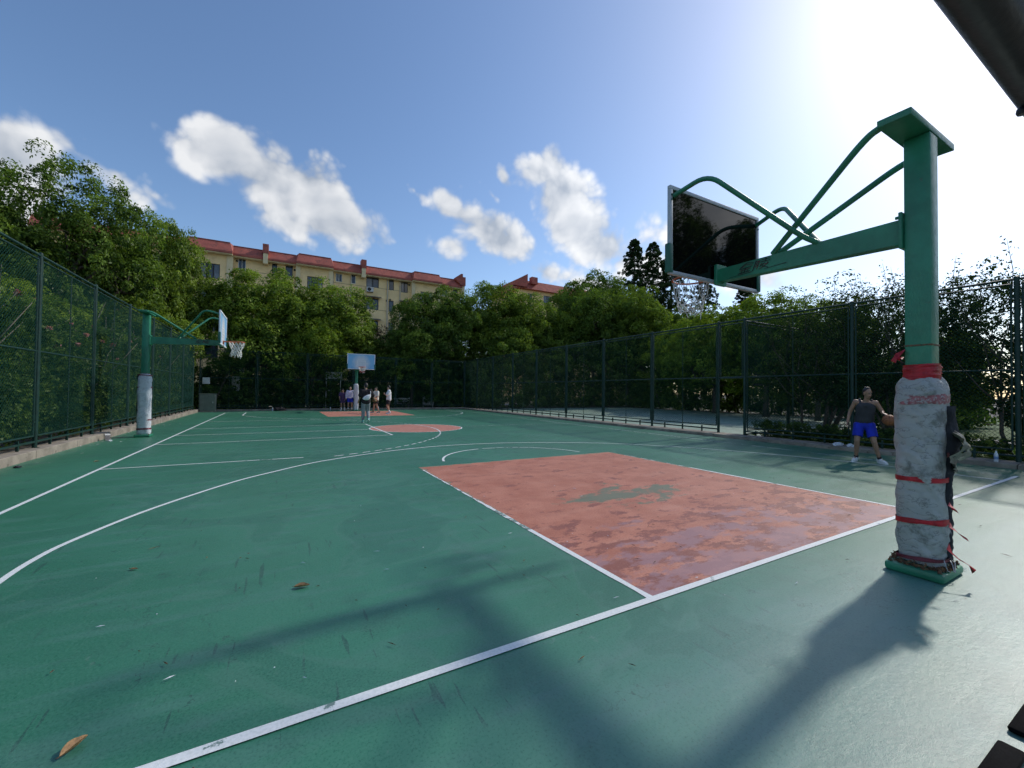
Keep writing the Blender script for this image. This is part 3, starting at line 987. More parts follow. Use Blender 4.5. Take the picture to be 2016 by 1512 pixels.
def hoop(loc, rz, label, style):
    h = empty('basketball_hoop', loc, rz, label=label, cat='basketball hoop', group='basketball hoops')
    G = MAT['hoop_green']
    MB().bbox(-.235, .235, -.19, .19, .0, .075, .025).build('base_plate', G, h, smooth='auto')
    MB().bbox(-.088, .088, -.088, .088, .06, 3.755, .014).build('pole', G, h, smooth='auto')
    MB().bbox(-.50, .50, -.09, .13, 3.755, 3.815, .006).build('cap_plate', G, h, smooth='auto')
    MB().bbox(-.0915, .0915, -.0915, .0915, 1.93, 1.945, .003).build('weld_seam', MAT['rust'], h, smooth='auto')
    for bx_ in (-.2, .2):
        for by_ in (-.155, .155):
            MB().lathe([(.016, 0), (.016, .012), (.009, .013), (.009, .03)], 6, (bx_, by_, .075)).build('anchor_bolt', MAT['rust'], h)
    fl = MB().bbox(-.12, .12, .09, .115, 2.80, 3.12, .005)
    for sx in (-.095, .095):
        for z in (2.84, 3.08):
            fl.tube([(sx, .11, z), (sx, .14, z)], .014, 6)
    fl.build('flange', G, h, smooth='auto')
    # arm, slightly tapering to the board
    m = MB()
    vs = []
    for (y, hw, z0, z1) in ((.115, .062, 2.85, 3.07), (1.86, .055, 2.915, 3.07)):
        vs += [(-hw, y, z0), (hw, y, z0), (hw, y, z1), (-hw, y, z1)]
    m.add(vs, [(0, 1, 2, 3), (7, 6, 5, 4), (0, 4, 5, 1), (1, 5, 6, 2), (2, 6, 7, 3), (3, 7, 4, 0)])
    m.bbox(-.10, .10, 1.86, 1.90, 2.87, 3.13, .006)
    arm = m.build('arm', G, h)
    logo(arm, -.0625, -1, 1.62, 2.938, .42, .118)
    logo(arm, .0625, 1, 1.62, 2.938, .42, .118)
    for s in (-1, 1):
        MB().tube(bent([(s * .44, .10, 3.785), (s * .40, .24, 3.765), (s * .26, .62, 3.50), (s * .035, 1.22, 3.085)], .22), .030, 10).build('brace', G, h, smooth='auto')
        MB().tube(bent([(s * .05, .78, 3.075), (s * .16, .86, 3.14), (s * .76, 1.52, 3.93), (s * .84, 1.91, 3.83)], .16), .027, 10).build('board_strut', G, h, smooth='auto')
    # board
    yb = 1.93
    fm = 'frame_grey' if style == 'near' else 'frame_white'
    fr = MB()
    for (x0, x1, z0, z1) in ((-.90, .90, 2.90, 2.945), (-.90, .90, 3.905, 3.95), (-.90, -.855, 2.946, 3.904), (.855, .90, 2.946, 3.904)):
        fr.bbox(x0, x1, yb - .022, yb + .022, z0, z1, .004)
    board = fr.build('backboard_frame', MAT[fm], h, smooth='auto')
    for s in (-1, 1):
        for z in (3.84, 3.78):
            MB().tube([(s * .875, yb - .03, z), (s * .875, yb - .02, z)], .012, 6).build('bolt', MAT['hoop_dark'], board)
    pm = MB().box(-.853, .853, yb - .008, yb + .008, 2.947, 3.903).mesh('panel')
    pm.materials.append(MAT['blue_board']); pm.materials.append(MAT['glass_back'])
    for f in pm.polygons:
        f.material_index = 1 if f.normal.y < -.5 else 0
    link('panel', pm, h)
    tq = MB()                                                   # target rectangle on the front
    for (x0, x1, z0, z1) in ((-.295, .295, 3.05, 3.10), (-.295, .295, 3.45, 3.50), (-.295, -.245, 3.102, 3.448), (.245, .295, 3.102, 3.448)):
        tq.box(x0, x1, yb + .009, yb + .011, z0, z1)
    tq.build('target_rectangle', MAT['frame_white'], h)
    for s in (-1, 1):
        p = MB().bbox(min(s * .855, s * .93), max(s * .855, s * .93), yb - .032, yb + .034, 2.915, 3.26, .012)
        p.build('corner_pad', MAT['hoop_dark'], h, smooth='auto')
    # rim with its bracket and net
    cy, cz = yb + .385, 3.05
    rm = MB()
    rm.tube([(.230 * math.cos(2 * math.pi * k / 32), cy + .230 * math.sin(2 * math.pi * k / 32), cz) for k in range(32)], .0125, 8, closed=True)
    rm.bbox(-.075, .075, yb + .02, yb + .035, 2.955, 3.075, .004)
    rm.bbox(-.06, .06, yb + .03, cy - .20, 3.030, 3.062, .006)
    for k in range(12):
        a = 2 * math.pi * (k + .5) / 12
        x, y = .226 * math.cos(a), cy + .226 * math.sin(a)
        rm.tube([(x, y, cz - .005), (x * .985, y, cz - .03), (x, y + .004, cz - .005)], .0035, 4)
    rim = rm.build('rim', MAT['rim'], h, smooth='auto')
    nt_ = net_part(rim, MAT['chain'] if style == 'near' else MAT['rope'], {'near': .0052, 'side': .0085, 'far': .007}[style], style, {'near': 3, 'side': 8, 'far': 11}[style])
    for c in rim.children:
        c.location = (0, cy, cz - .02)
    # padding wrapped round the pole
    if style == 'near':
        wrap_surface(.085, 1.665, .150, .150, 2.0, .015, 150, 110).build('pole_wrap', MAT['wrap_near'], h, smooth=True)
        for z in np.linspace(1.64, 1.755, 8):
            tape_band(h, float(z), .032, .112, .112, MAT['tape'], .007, z * 9, int(z * 100), .012)
        tape_band(h, 1.475, .075, .159, .159, MAT['tape_old'], .010, 2.4, 4, .010)
        tape_band(h, .80, .040, .162, .162, MAT['tape'], .010, 3.0, 5, .004)
        tape_band(h, .445, .045, .162, .162, MAT['tape'], .018, 3.3, 6, .004)
        tape_band(h, .135, .030, .160, .160, MAT['tape_dark'], .020, 3.2, 7, .006)
        tape_band(h, 1.01, .035, .164, .164, MAT['tape_dark'], .008, 3.6, 9, .006, .70, .12)
        # torn dark side (towards the near end) and the plastic hanging off it
        vs, fs = [], []
        nz, na = 46, 16
        for i in range(nz + 1):
            z = .12 + 1.30 * i / nz
            for j in range(na + 1):
                a = R(-94 + 46 * j / na)
                x, y = squircle(a, .162, .162)
                bul = .055 * math.exp(-((z - 1.12) / .20) ** 2) * math.sin(math.pi * j / na) + .02 * math.exp(-((z - 1.42) / .09) ** 2)
                d = bul + .018 * mnoise.noise(Vector((j * .45, z * 9, 3))) + .012 * mnoise.noise(Vector((j * 1.1, z * 24, 8)))
                if j in (0, na):
                    d -= .03
                n = Vector((x, y, 0)).normalized()
                vs.append((x + n.x * d, y + n.y * d, z))
        for i in range(nz):
            for j in range(na):
                fs.append((i * (na + 1) + j, i * (na + 1) + j + 1, (i + 1) * (na + 1) + j + 1, (i + 1) * (na + 1) + j))
        MB().add(vs, fs).build('torn_side', MAT['torn'], h, smooth=True)
        vs, fs = [], []
        for i in range(13):
            z = 1.24 - .30 * i / 12
            for j in range(7):
                x = -.12 + .18 * j / 6
                out = .20 + .075 * math.sin(math.pi * min(1, i / 9)) + .03 * mnoise.noise(Vector((j * .6, i * .5, 2)))
                vs.append((x + .03 * mnoise.noise(Vector((i, j, 1))), -out - .02 * math.sin(j), z - .012 * j))
        for i in range(12):
            for j in range(6):
                if (i * 5 + j * 3) % 11 != 0:
                    fs.append((i * 7 + j, i * 7 + j + 1, (i + 1) * 7 + j + 1, (i + 1) * 7 + j))
        MB().add(vs, fs).build('plastic_flap', MAT['flap'], h, smooth=True)
        T = MAT['tape']
        ribbon(h, [(-.05, -.17, .62), (-.06, -.20, .60), (-.06, -.21, .57)], .05, T)
        ribbon(h, [(-.04, -.17, .45), (-.06, -.21, .42), (-.07, -.25, .39), (-.06, -.27, .36)], .06, T)
        ribbon(h, [(-.08, -.17, .28), (-.10, -.22, .22), (-.10, -.27, .19), (-.09, -.31, .16), (-.11, -.32, .13)], .075, T)
        ribbon(h, [(-.10, .08, 1.90), (-.13, .12, 1.86), (-.12, .13, 1.82), (-.11, .10, 1.80)], .055, T)
        ribbon(h, [(-.11, .09, 1.83), (-.14, .13, 1.84), (-.13, .15, 1.80)], .04, T)
        # cord ends and litter caught on the base plate
        cd = MB()
        for k in range(4):
            a = R(-120 + 22 * k)
            x, y = .17 * math.cos(a), .17 * math.sin(a)
            cd.tube([(x, y, .17 - .015 * k), (x * 1.15 - .02, y * 1.12, .13), (x * 1.2 - .03 * k, y * 1.18, .085), (x * 1.1 - .05 * k, y * 1.25, .08)], .0035, 5)
        cd.build('cord', MAT['frame_grey'], h, smooth=True)
        rg = random.Random(4)
        lt = MB()
        for k in range(520):
            a = rg.uniform(0, 2 * math.pi)
            x, y = squircle(a, .165 + rg.uniform(0, .05), .158 + rg.uniform(0, .026))
            z = .077 + rg.uniform(0, .05) * rg.random()
            s = rg.uniform(.008, .022)
            t = Vector((rg.uniform(-1, 1), rg.uniform(-1, 1), rg.uniform(-.4, .4))).normalized()
            b_ = t.orthogonal().normalized()
            c = Vector((x, y, z))
            lt.add([c - t * s, c + b_ * s * .5, c + t * s, c - b_ * s * .5], [(0, 1, 2, 3)])
        lt.build('leaf_litter', MAT['litter'], h, kind='stuff')
    else:
        tall = 1.92 if style == 'side' else 1.95
        wrap_surface(.075, tall, .155, .155, 5.0 if style == 'side' else 9.0, .010, 50, 40).build('pole_wrap', MAT['wrap_side'], h, smooth=True)
        if style == 'side':
            for z, hh in ((1.50, .05), (.52, .04), (.24, .045), (1.88, .03)):
                tape_band(h, z, hh, .166, .166, MAT['tape_dark'], .008, z * 5, int(z * 50), .004)
            vs, fs = [], []
            for i in range(31):
                z = .3 + 1.6 * i / 30
                for j in range(7):
                    a = R(215 + 60 * j / 6)
                    x, y = squircle(a, .170, .170)
                    d = .02 * mnoise.noise(Vector((j * .8, z * 8, 1))) + .035 * math.exp(-((z - .95) / .3) ** 2) * math.sin(math.pi * j / 6)
                    n = Vector((x, y, 0)).normalized()
                    vs.append((x + n.x * d, y + n.y * d, z))
            for i in range(30):
                for j in range(6):
                    fs.append((i * 7 + j, i * 7 + j + 1, (i + 1) * 7 + j + 1, (i + 1) * 7 + j))
            MB().add(vs, fs).build('torn_side', MAT['torn'], h, smooth=True)
    return h

hoop((0, -.76, 0), 0, 'nearest basketball hoop, seen from behind, its green pole wrapped in grey cloth and red tape', 'near')
hoop((-8.42, YC + .05, 0), R(-90), 'green basketball hoop by the left fence facing across the court, white net', 'side')
hoop((.0, 29.25, 0), R(180), 'basketball hoop with blue board at the far end of the court, players around it', 'far')
# ------------------------------------------------------------------ apartment buildings
MAT['yellow'] = simple('yellow_render', (.85, .63, .32), .9, var=.12, scale=.6, col2=(.75, .55, .28), wthr=.58, bmp=.15, bscale=30)
MAT['yellow_pale'] = simple('pale_yellow_render', (.72, .60, .36), .9, var=.08, scale=.8)
MAT['red_tile'] = simple('red_roof_render', (.37, .10, .072), .8, var=.22, scale=.9, col2=(.26, .085, .065), wthr=.56, bmp=.3, bscale=14)
MAT['seam'] = simple('dark_joint', (.30, .23, .13), .9, var=.2, scale=3)
MAT['white_frame'] = simple('white_window_frame', (.70, .70, .68), .5, var=.06, scale=5)
MAT['dark_frame'] = simple('dark_window_frame', (.035, .032, .032), .5, var=.2, scale=5)
MAT['awning'] = simple('grey_awning', (.10, .09, .08), .7, var=.3, scale=3)
MAT['pipe'] = simple('cream_drain_pipe', (.52, .46, .35), .6, var=.1, scale=3)
MAT['acwhite'] = simple('off_white_casing', (.55, .55, .52), .6, var=.12, scale=4)
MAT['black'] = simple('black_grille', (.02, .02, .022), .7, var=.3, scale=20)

def glass(name, col):
    m, nt, b = new_mat(name)
    p = opos(nt)
    n = tex_noise(nt, p, .7, 3, .5)
    c = mixc(nt, ramp(nt, n, .35, .65), tuple(x * .5 for x in col), col)
    nt.links.new(c, b.inputs['Base Color'])
    b.inputs['Roughness'].default_value = .08
    b.inputs['Specular IOR Level'].default_value = .7
    return m
MAT['pane'] = glass('window_glass', (.045, .055, .07))
MAT['pane_curtain'] = glass('curtained_window_glass', (.16, .17, .18))

def wall_with_holes(m, x0, x1, z0, z1, y, holes, depth=.16):
    xs = sorted({x0, x1, *[h[0] for h in holes], *[h[1] for h in holes]})
    zs = sorted({z0, z1, *[h[2] for h in holes], *[h[3] for h in holes]})
    xs = [x for x in xs if x0 <= x <= x1]
    zs = [z for z in zs if z0 <= z <= z1]
    for a, b in zip(xs[:-1], xs[1:]):
        for c, d in zip(zs[:-1], zs[1:]):
            mx, mz = (a + b) / 2, (c + d) / 2
            if any(h[0] < mx < h[1] and h[2] < mz < h[3] for h in holes):
                continue
            m.add([(a, y, c), (b, y, c), (b, y, d), (a, y, d)], [(0, 1, 2, 3)])
    for (a, b, c, d) in holes:                                # reveals
        m.add([(a, y, c), (b, y, c), (b, y + depth, c), (a, y + depth, c)], [(0, 1, 2, 3)])
        m.add([(a, y, d), (a, y + depth, d), (b, y + depth, d), (b, y, d)], [(0, 1, 2, 3)])
        m.add([(a, y, c), (a, y + depth, c), (a, y + depth, d), (a, y, d)], [(0, 1, 2, 3)])
        m.add([(b, y, c), (b, y, d), (b, y + depth, d), (b, y + depth, c)], [(0, 1, 2, 3)])

def window(bld, x0, x1, z0, z1, y, frame='dark_frame', curtain=False, split=2, arched=False, sill=False):
    """frame in the opening with panes set back behind it"""
    w = MB()
    t = .06
    yf = y + .07
    w.box(x0, x1, yf, yf + .06, z0, z0 + t); w.box(x0, x1, yf, yf + .06, z1 - t, z1)
    w.box(x0, x0 + t, yf, yf + .06, z0 + t, z1 - t); w.box(x1 - t, x1, yf, yf + .06, z0 + t, z1 - t)
    for k in range(1, split):
        xm = x0 + (x1 - x0) * k / split
        w.box(xm - t * .45, xm + t * .45, yf, yf + .06, z0 + t, z1 - t)
    if arched:
        w.tube([((x0 + x1) / 2 + (x1 - x0) * .5 * math.cos(a), yf, z1 - .03 + (x1 - x0) * .42 * math.sin(a)) for a in np.linspace(0, math.pi, 9)], .05, 6)
        w.tube([(x0, yf, z0 + .05), (x0, yf, z1)], .06, 6); w.tube([(x1, yf, z0 + .05), (x1, yf, z1)], .06, 6)
    f = w.build('window', MAT[frame], bld)
    for k in range(split):
        a = x0 + (x1 - x0) * k / split; b = x0 + (x1 - x0) * (k + 1) / split
        pm = MB().add([(a + t, yf + .04, z0 + t), (b - t, yf + .04, z0 + t), (b - t, yf + .045, z1 - t), (a + t, yf + .045, z1 - t)], [(0, 1, 2, 3)])
        pm.build('pane', MAT['pane_curtain' if (curtain and k != 1) else 'pane'], f)
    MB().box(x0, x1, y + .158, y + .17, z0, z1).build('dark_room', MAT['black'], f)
    if arched:
        vs = [((x0 + x1) / 2, yf + .02, z1)] + [((x0 + x1) / 2 + (x1 - x0) * .46 * math.cos(a), yf - .02, z1 + (x1 - x0) * .36 * math.sin(a)) for a in np.linspace(0, math.pi, 9)]
        MB().add(vs, [(0, k, k + 1) for k in range(1, 9)]).build('arch_pane', MAT['pane'], f)
    if sill:
        MB().box(x0 - .06, x1 + .06, y - .06, y + .005, z0 - .07, z0).build('sill', MAT['yellow_pale'], f)
    return f

def ac_unit(x, y, z, label):
    a = empty('air_conditioner', (x, y, z), label=label, cat='air conditioner', group='outdoor air-conditioning units')
    MB().bbox(-.40, .40, -.34, -.04, 0, .58, .02).build('casing', MAT['acwhite'], a)
    g = MB().lathe([(.22, 0), (.22, .012), (.19, .015)], 18)
    o = g.build('fan_grille', MAT['black'], a); o.rotation_euler = (R(90), 0, 0); o.location = (-.1, -.341, .29)
    b = MB()
    for sx in (-.3, .3):
        b.box(sx - .02, sx + .02, -.36, .0, -.05, -.005)
    b.build('bracket', MAT['dark_frame'], a)
    return a

YB = 50.0
FL = 2.72
TOP = 15.45            # underside of the roof
bld = empty('apartment_building', (0, 0, 0), label='long yellow apartment block with red parapet roof behind the trees', cat='building')
# projecting and recessed stretches of the front: x0, x1, plane
SEG = [(-24, -13.3, YB), (-13.3, -9.25, YB - .55), (-9.25, -3.45, YB), (-3.45, .35, YB - .55), (.35, 9.55, YB), (9.55, 13.35, YB - .55), (13.35, 16.35, YB)]
# windows: x0, x1, z0, z1 on the top floor, (frame, curtain, panes, arched, awning), repeated down the floors
WIN = [
    (-13.95, -13.45, 12.0, 13.3, ('dark_frame', False, 1, False, False)),
    (-8.85, -8.15, 14.1, 15.3, ('white_frame', False, 2, False, False)), (-5.75, -5.25, 14.2, 15.3, ('dark_frame', False, 1, False, False)), (-4.45, -3.75, 13.95, 15.3, ('dark_frame', False, 1, False, False)),
    (.72, 1.42, 14.2, 15.15, ('white_frame', True, 2, True, False)), (2.45, 2.92, 14.2, 15.3, ('white_frame', False, 1, False, False)), (4.15, 5.62, 14.05, 15.42, ('dark_frame', True, 2, False, True)),
    (6.85, 7.45, 14.0, 15.4, ('dark_frame', False, 1, False, False)), (8.35, 9.2, 13.9, 15.3, ('dark_frame', True, 2, False, True)),
    (13.75, 14.55, 14.1, 15.25, ('white_frame', False, 2, False, False)), (15.3, 16.0, 14.1, 15.2, ('dark_frame', False, 2, False, False)),
]
BAYWIN = [(-12.0, -10.35, 12.75, 14.25), (-2.3, -.7, 12.75, 14.25), (10.7, 12.3, 12.75, 14.2)]
wall, seams = MB(), MB()
for (x0, x1, y) in SEG:
    holes = []
    for (a, b, c, d, st) in WIN:
        if x0 <= a and b <= x1:
            for k in range(5):
                if d - k * FL > 3:
                    holes.append((a, b, round(c - k * FL, 3), round(d - k * FL, 3)))
    for (a, b, c, d) in BAYWIN:
        if x0 <= a and b <= x1:
            for k in range(4):
                holes.append((a, b, round(c - k * FL, 3), round(d - k * FL, 3)))
    wall_with_holes(wall, x0, x1, -.05, TOP + .3, y, holes)
    for k in range(6):
        z = 14.02 - k * FL - (.0 if y == YB else 1.32)
        a = x0 + .02
        for (ha, hb, hc, hd) in sorted(holes):               # floor joints stop at the openings
            if hc - .05 < z < hd + .05:
                if ha > a:
                    seams.box(a, ha - .02, y - .006, y + .02, z, z + .05)
                a = max(a, hb + .02)
        seams.box(a, x1 - .02, y - .006, y + .02, z, z + .05)
for (xa, xb) in ((-13.3, 0), (-9.25, 0), (-3.45, 0), (.35, 0), (9.55, 0), (13.35, 0)):
    wall.add([(xa, YB - .55, -.05), (xa, YB, -.05), (xa, YB, TOP + .3), (xa, YB - .55, TOP + .3)], [(0, 1, 2, 3)])
wall.add([(16.35, YB, -.05), (16.35, YB + 11, -.05), (16.35, YB + 11, TOP + .3), (16.35, YB, TOP + .3)], [(0, 1, 2, 3)])
wall.add([(-24, YB + 11, -.05), (-24, YB, -.05), (-24, YB, TOP + .3), (-24, YB + 11, TOP + .3)], [(0, 1, 2, 3)])
wall.add([(16.35, YB + 11, -.05), (-24, YB + 11, -.05), (-24, YB + 11, TOP + .3), (16.35, YB + 11, TOP + .3)], [(0, 1, 2, 3)])
wall.build('wall', MAT['yellow'], bld)
seams.build('floor_joint', MAT['seam'], bld)
pl = MB()
for (xa, xb) in ((-13.3, -12.75), (-9.8, -9.25), (-3.45, -3.0), (-.1, .35), (9.55, 10.0), (12.9, 13.35)):
    MB().box(xa - .003, xb + .003, YB - .63, YB - .553, -.05, TOP + .28).build('pilaster', MAT['yellow_pale'], bld)
for (a, b, c, d, (fr, cu, sp, ar, aw)) in WIN:
    y = YB
    for k in range(5):
        z0, z1 = c - k * FL, d - k * FL
        if z1 < 3:
            continue
        if k == 0 or not ar:
            window(bld, a, b, z0, z1, y, fr, cu, sp, ar and k == 0)
        else:
            window(bld, a, b, z0, z1, y, fr, cu, sp)
        if aw and k >= 1:
            MB().add([(a - .25, y - .005, z1 + .28), (b + .25, y - .005, z1 + .28), (b + .25, y - .62, z1 + .08), (a - .25, y - .62, z1 + .08),
                      (a - .25, y - .005, z1 + .24), (b + .25, y - .005, z1 + .24), (b + .25, y - .62, z1 + .04), (a - .25, y - .62, z1 + .04)],
                     [(0, 3, 2, 1), (4, 5, 6, 7), (3, 7, 6, 2), (0, 4, 7, 3), (1, 2, 6, 5)]).build('awning', MAT['awning'], bld)
for (a, b, c, d) in BAYWIN:
    for k in range(4):
        window(bld, a, b, c - k * FL, d - k * FL, YB - .55, 'dark_frame', k % 2 == 0, 3)
for x in (.05, 2.05, 6.3, 7.85):
    MB().tube([(x + .35, YB - .09, 0), (x + .35, YB - .09, TOP + .1)], .07, 8).build('drain_pipe', MAT['pipe'], bld, smooth='auto')
# red parapet: sloping face over the eaves, following the projections
for (x0, x1, y) in SEG:
    p = -.55 if y < YB else 0
    k = .42 if y < YB else .0
    za, zb = TOP + .12, TOP + 1.00 + (.10 if p else 0)
    yo, yi = y - .75, y - .22
    b = MB().add([(x0, yo, za), (x1, yo, za), (x1 - k * .6, yi, zb), (x0 + k * .6, yi, zb), (x0, y + .6, za), (x1, y + .6, za), (x1, y + .6, zb), (x0, y + .6, zb),
                  (x0, yo, za - .20), (x1, yo, za - .20), (x0, y + .02, za - .20), (x1, y + .02, za - .20)],
                 [(0, 1, 2, 3), (3, 2, 6, 7), (8, 9, 1, 0), (10, 11, 9, 8), (0, 3, 7, 4), (1, 5, 6, 2), (0, 4, 10, 8), (1, 9, 11, 5)])
    ro = b.build('roof_parapet', MAT['red_tile'], bld)
    MB().box(x0 + .01, x1 - .01, y - .62, y + .015, za - .32, za - .205).build('eaves', MAT['yellow_pale'], ro)
    MB().box(x0 + k * .6, x1 - k * .6, yi - .05, yi + .1, zb + .002, zb + .06).build('coping', MAT['red_tile'], ro)
MB().box(-23.9, 16.3, YB + .3, YB + 10.9, TOP + .5, TOP + .6).build('roof', MAT['red_tile'], bld)
for x in (-6.35, 3.7):
    MB().box(x - .28, x + .28, YB - .95, YB + .1, TOP + .55, TOP + 1.55).build('fire_wall_cap', MAT['red_tile'], bld)
    MB().box(x - .22, x + .22, YB - .9, YB + .0, TOP - .55, TOP + .545).build('corbel', MAT['yellow_pale'], bld)
g = MB()                                                       # stepped gable end
g.add([(16.1, YB - .9, TOP + .2), (16.75, YB - .9, TOP + .2), (16.75, YB - .9, TOP + 1.35), (16.35, YB - .9, TOP + 1.35), (16.35, YB - .9, TOP + 1.75), (16.1, YB - .9, TOP + 1.75), (15.35, YB - .9, TOP + 1.2), (15.35, YB - .9, TOP + .9),
       (16.1, YB - .1, TOP + .2), (16.75, YB - .1, TOP + .2), (16.75, YB - .1, TOP + 1.35), (16.35, YB - .1, TOP + 1.35), (16.35, YB - .1, TOP + 1.75), (16.1, YB - .1, TOP + 1.75), (15.35, YB - .1, TOP + 1.2), (15.35, YB - .1, TOP + .9)],
      [(0, 1, 2, 3, 4, 5, 6, 7), (15, 14, 13, 12, 11, 10, 9, 8)] + [(k, k + 8, (k + 1) % 8 + 8, (k + 1) % 8) for k in range(8)])
g.build('gable_cap', MAT['red_tile'], bld)
MB().box(16.36, 16.7, YB - .7, YB + .3, TOP - 1.3, TOP + .15).build('corbel', MAT['yellow_pale'], bld)
for (x, z) in ((-13.65, 13.45), (-8.95, 15.0), (-3.55, 14.85), (.2, 14.9), (9.35, 14.95), (13.6, 14.9), (7.0, 12.78), (6.6, 12.6)):
    MB().lathe([(.11, 0), (.11, .1), (.05, .12)], 8).build('vent_hole', MAT['black'], bld).matrix_world = Matrix.Translation((x, YB - .0, z)) @ Matrix.Rotation(R(90), 4, 'X')
ac_unit(4.55, YB, 13.42, 'air conditioner under the top-floor window of the yellow block, right half')
ac_unit(-11.85, YB - .55, 9.55, 'white air conditioner on the left bay of the yellow block, beside the side hoop')
# second block behind, further right
b2 = empty('apartment_building', (0, 0, 0), label='second yellow block with red roof peeping over the trees right of centre', cat='building')
T2 = 19.6
w2 = MB()
hl = [(36.6, 38.2, 17.6, 19.0), (41.2, 42.4, 17.6, 19.0), (46.5, 48, 17.6, 19.0), (33.2, 34.2, 17.6, 19.0)]
wall_with_holes(w2, 31.6, 62, -.05, T2, 60, hl)
w2.add([(31.6, 71, -.05), (31.6, 60, -.05), (31.6, 60, T2), (31.6, 71, T2)], [(0, 1, 2, 3)])
w2.add([(62, 60, -.05), (62, 71, -.05), (62, 71, T2), (62, 60, T2)], [(0, 1, 2, 3)])
w2.build('wall', MAT['yellow'], b2)
for k, (a, b, c, d) in enumerate(hl):
    window(b2, a, b, c, d, 60, 'dark_frame', k == 0, 2, k == 0)
MB().add([(31.0, 59.2, T2), (62.5, 59.2, T2), (62.5, 60, T2 + 1.6), (31.0, 60, T2 + 1.6), (31.0, 70, T2), (62.5, 70, T2), (62.5, 70, T2 + 1.6), (31.0, 70, T2 + 1.6)],
         [(0, 1, 2, 3), (3, 2, 6, 7), (0, 3, 7, 4), (1, 5, 6, 2), (0, 4, 5, 1)]).build('roof_parapet', MAT['red_tile'], b2)
MB().add([(29.8, 59.0, T2 + .2), (32.6, 59.0, T2 + .2), (32.6, 59.0, T2 + 2.5), (29.8, 59.0, T2 + .9), (29.8, 59.6, T2 + .2), (32.6, 59.6, T2 + .2), (32.6, 59.6, T2 + 2.5), (29.8, 59.6, T2 + .9)],
         [(0, 1, 2, 3), (7, 6, 5, 4), (3, 2, 6, 7), (1, 5, 6, 2), (0, 3, 7, 4)]).build('gable_cap', MAT['red_tile'], b2)
MB().box(33.4, 34.6, 58.9, 59.8, T2 + .9, T2 + 2.1).build('fire_wall_cap', MAT['red_tile'], b2)
# ------------------------------------------------------------------ trees and shrubs
def leaves_mesh(name, C, Nrm, size, tone, mat, seed, width=.5, fold=.18):
    """one folded diamond-shaped leaf per centre, random heading round its normal"""
    rs = np.random.RandomState(seed)
    n = len(C)
    Nrm = Nrm / (np.linalg.norm(Nrm, axis=1, keepdims=True) + 1e-9)
    A = rs.normal(size=(n, 3))
    T = np.cross(Nrm, A); T /= (np.linalg.norm(T, axis=1, keepdims=True) + 1e-9)
    B = np.cross(Nrm, T)
    s = size.reshape(-1, 1)
    V = np.empty((n, 4, 3), np.float32)
    V[:, 0] = C - T * s * .5
    V[:, 1] = C + B * s * width * .5 + Nrm * s * fold * .5
    V[:, 2] = C + T * s * .5 - Nrm * s * fold * .3
    V[:, 3] = C - B * s * width * .5 + Nrm * s * fold * .5
    me = bpy.data.meshes.new(name)
    me.vertices.add(n * 4)
    me.vertices.foreach_set('co', V.ravel())
    me.loops.add(n * 4)
    me.loops.foreach_set('vertex_index', np.arange(n * 4, dtype=np.int32))
    me.polygons.add(n)
    me.polygons.foreach_set('loop_start', np.arange(0, n * 4, 4, dtype=np.int32))
    me.polygons.foreach_set('loop_total', np.full(n, 4, np.int32))
    at = me.attributes.new('tone', 'FLOAT', 'POINT')
    at.data.foreach_set('value', np.repeat(np.clip(tone, 0, 1), 4).astype(np.float32))
    me.update()
    me.materials.append(mat)
    return me

def unit(rs, n):
    v = rs.normal(size=(n, 3))
    return v / np.linalg.norm(v, axis=1, keepdims=True)

def clump_leaves(rs, centres, radii, outward, per, size, up=.55, squash=.78):
    """leaves on and in the shells of small clumps; outward = direction each clump faces"""
    k = len(centres)
    idx = np.repeat(np.arange(k), per)
    d = unit(rs, k * per)
    d = d + outward[idx] * .75
    d /= np.linalg.norm(d, axis=1, keepdims=True)
    rad = radii[idx] * (rs.uniform(.45, 1.0, k * per) ** .6)
    P = centres[idx] + d * rad[:, None] * np.array([1, 1, squash])
    Nn = d * .75 + np.array([0, 0, up]) + rs.normal(size=P.shape) * .5
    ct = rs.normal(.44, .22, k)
    tone = ct[idx] + rs.normal(0, .16, k * per) + .22 * d[:, 2]  # upper side of each clump lighter: light from above put into leaf colour
    sz = size * rs.uniform(.5, 1.5, k * per)
    return P, Nn, sz, tone

def broadleaf_crown(seed, lobes, n_clumps, per, leaf, clump_r, mat, name='crown'):
    """lobes: (centre xyz, radii xyz). Clumps sit over the lobe surfaces, thinner inside and below."""
    rs = np.random.RandomState(seed)
    vol = np.array([l[1][0] * l[1][1] + l[1][1] * l[1][2] for l in lobes])
    pick = rs.choice(len(lobes), n_clumps, p=vol / vol.sum())
    c0 = np.array([l[0] for l in lobes])[pick]
    r0 = np.array([l[1] for l in lobes])[pick]
    d = unit(rs, n_clumps)
    d[:, 2] = np.where((d[:, 2] < -.35) & (rs.uniform(size=n_clumps) < .7), -d[:, 2], d[:, 2])
    depth = np.where(rs.uniform(size=n_clumps) < .74, rs.uniform(.82, 1.14, n_clumps), rs.uniform(.35, .88, n_clumps))
    P = c0 + d * r0 * depth[:, None]
    rad = clump_r * rs.uniform(.5, 1.55, n_clumps)
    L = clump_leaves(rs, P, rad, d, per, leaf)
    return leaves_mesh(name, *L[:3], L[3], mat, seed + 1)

def branches(m, rs, start, ends, r0, r1, sag=.0):
    start = np.array(start)
    for e in ends:
        e = np.array(e)
        mid = start * .5 + e * .5 + rs.normal(size=3) * .12 * np.linalg.norm(e - start)
        q = [tuple(start), tuple(start * .75 + mid * .25), tuple(mid), tuple(mid * .4 + e * .6), tuple(e)]
        m.tube(q, [r0, r0 * .8, r0 * .55 + r1 * .3, r1 * 1.3, r1], 6)

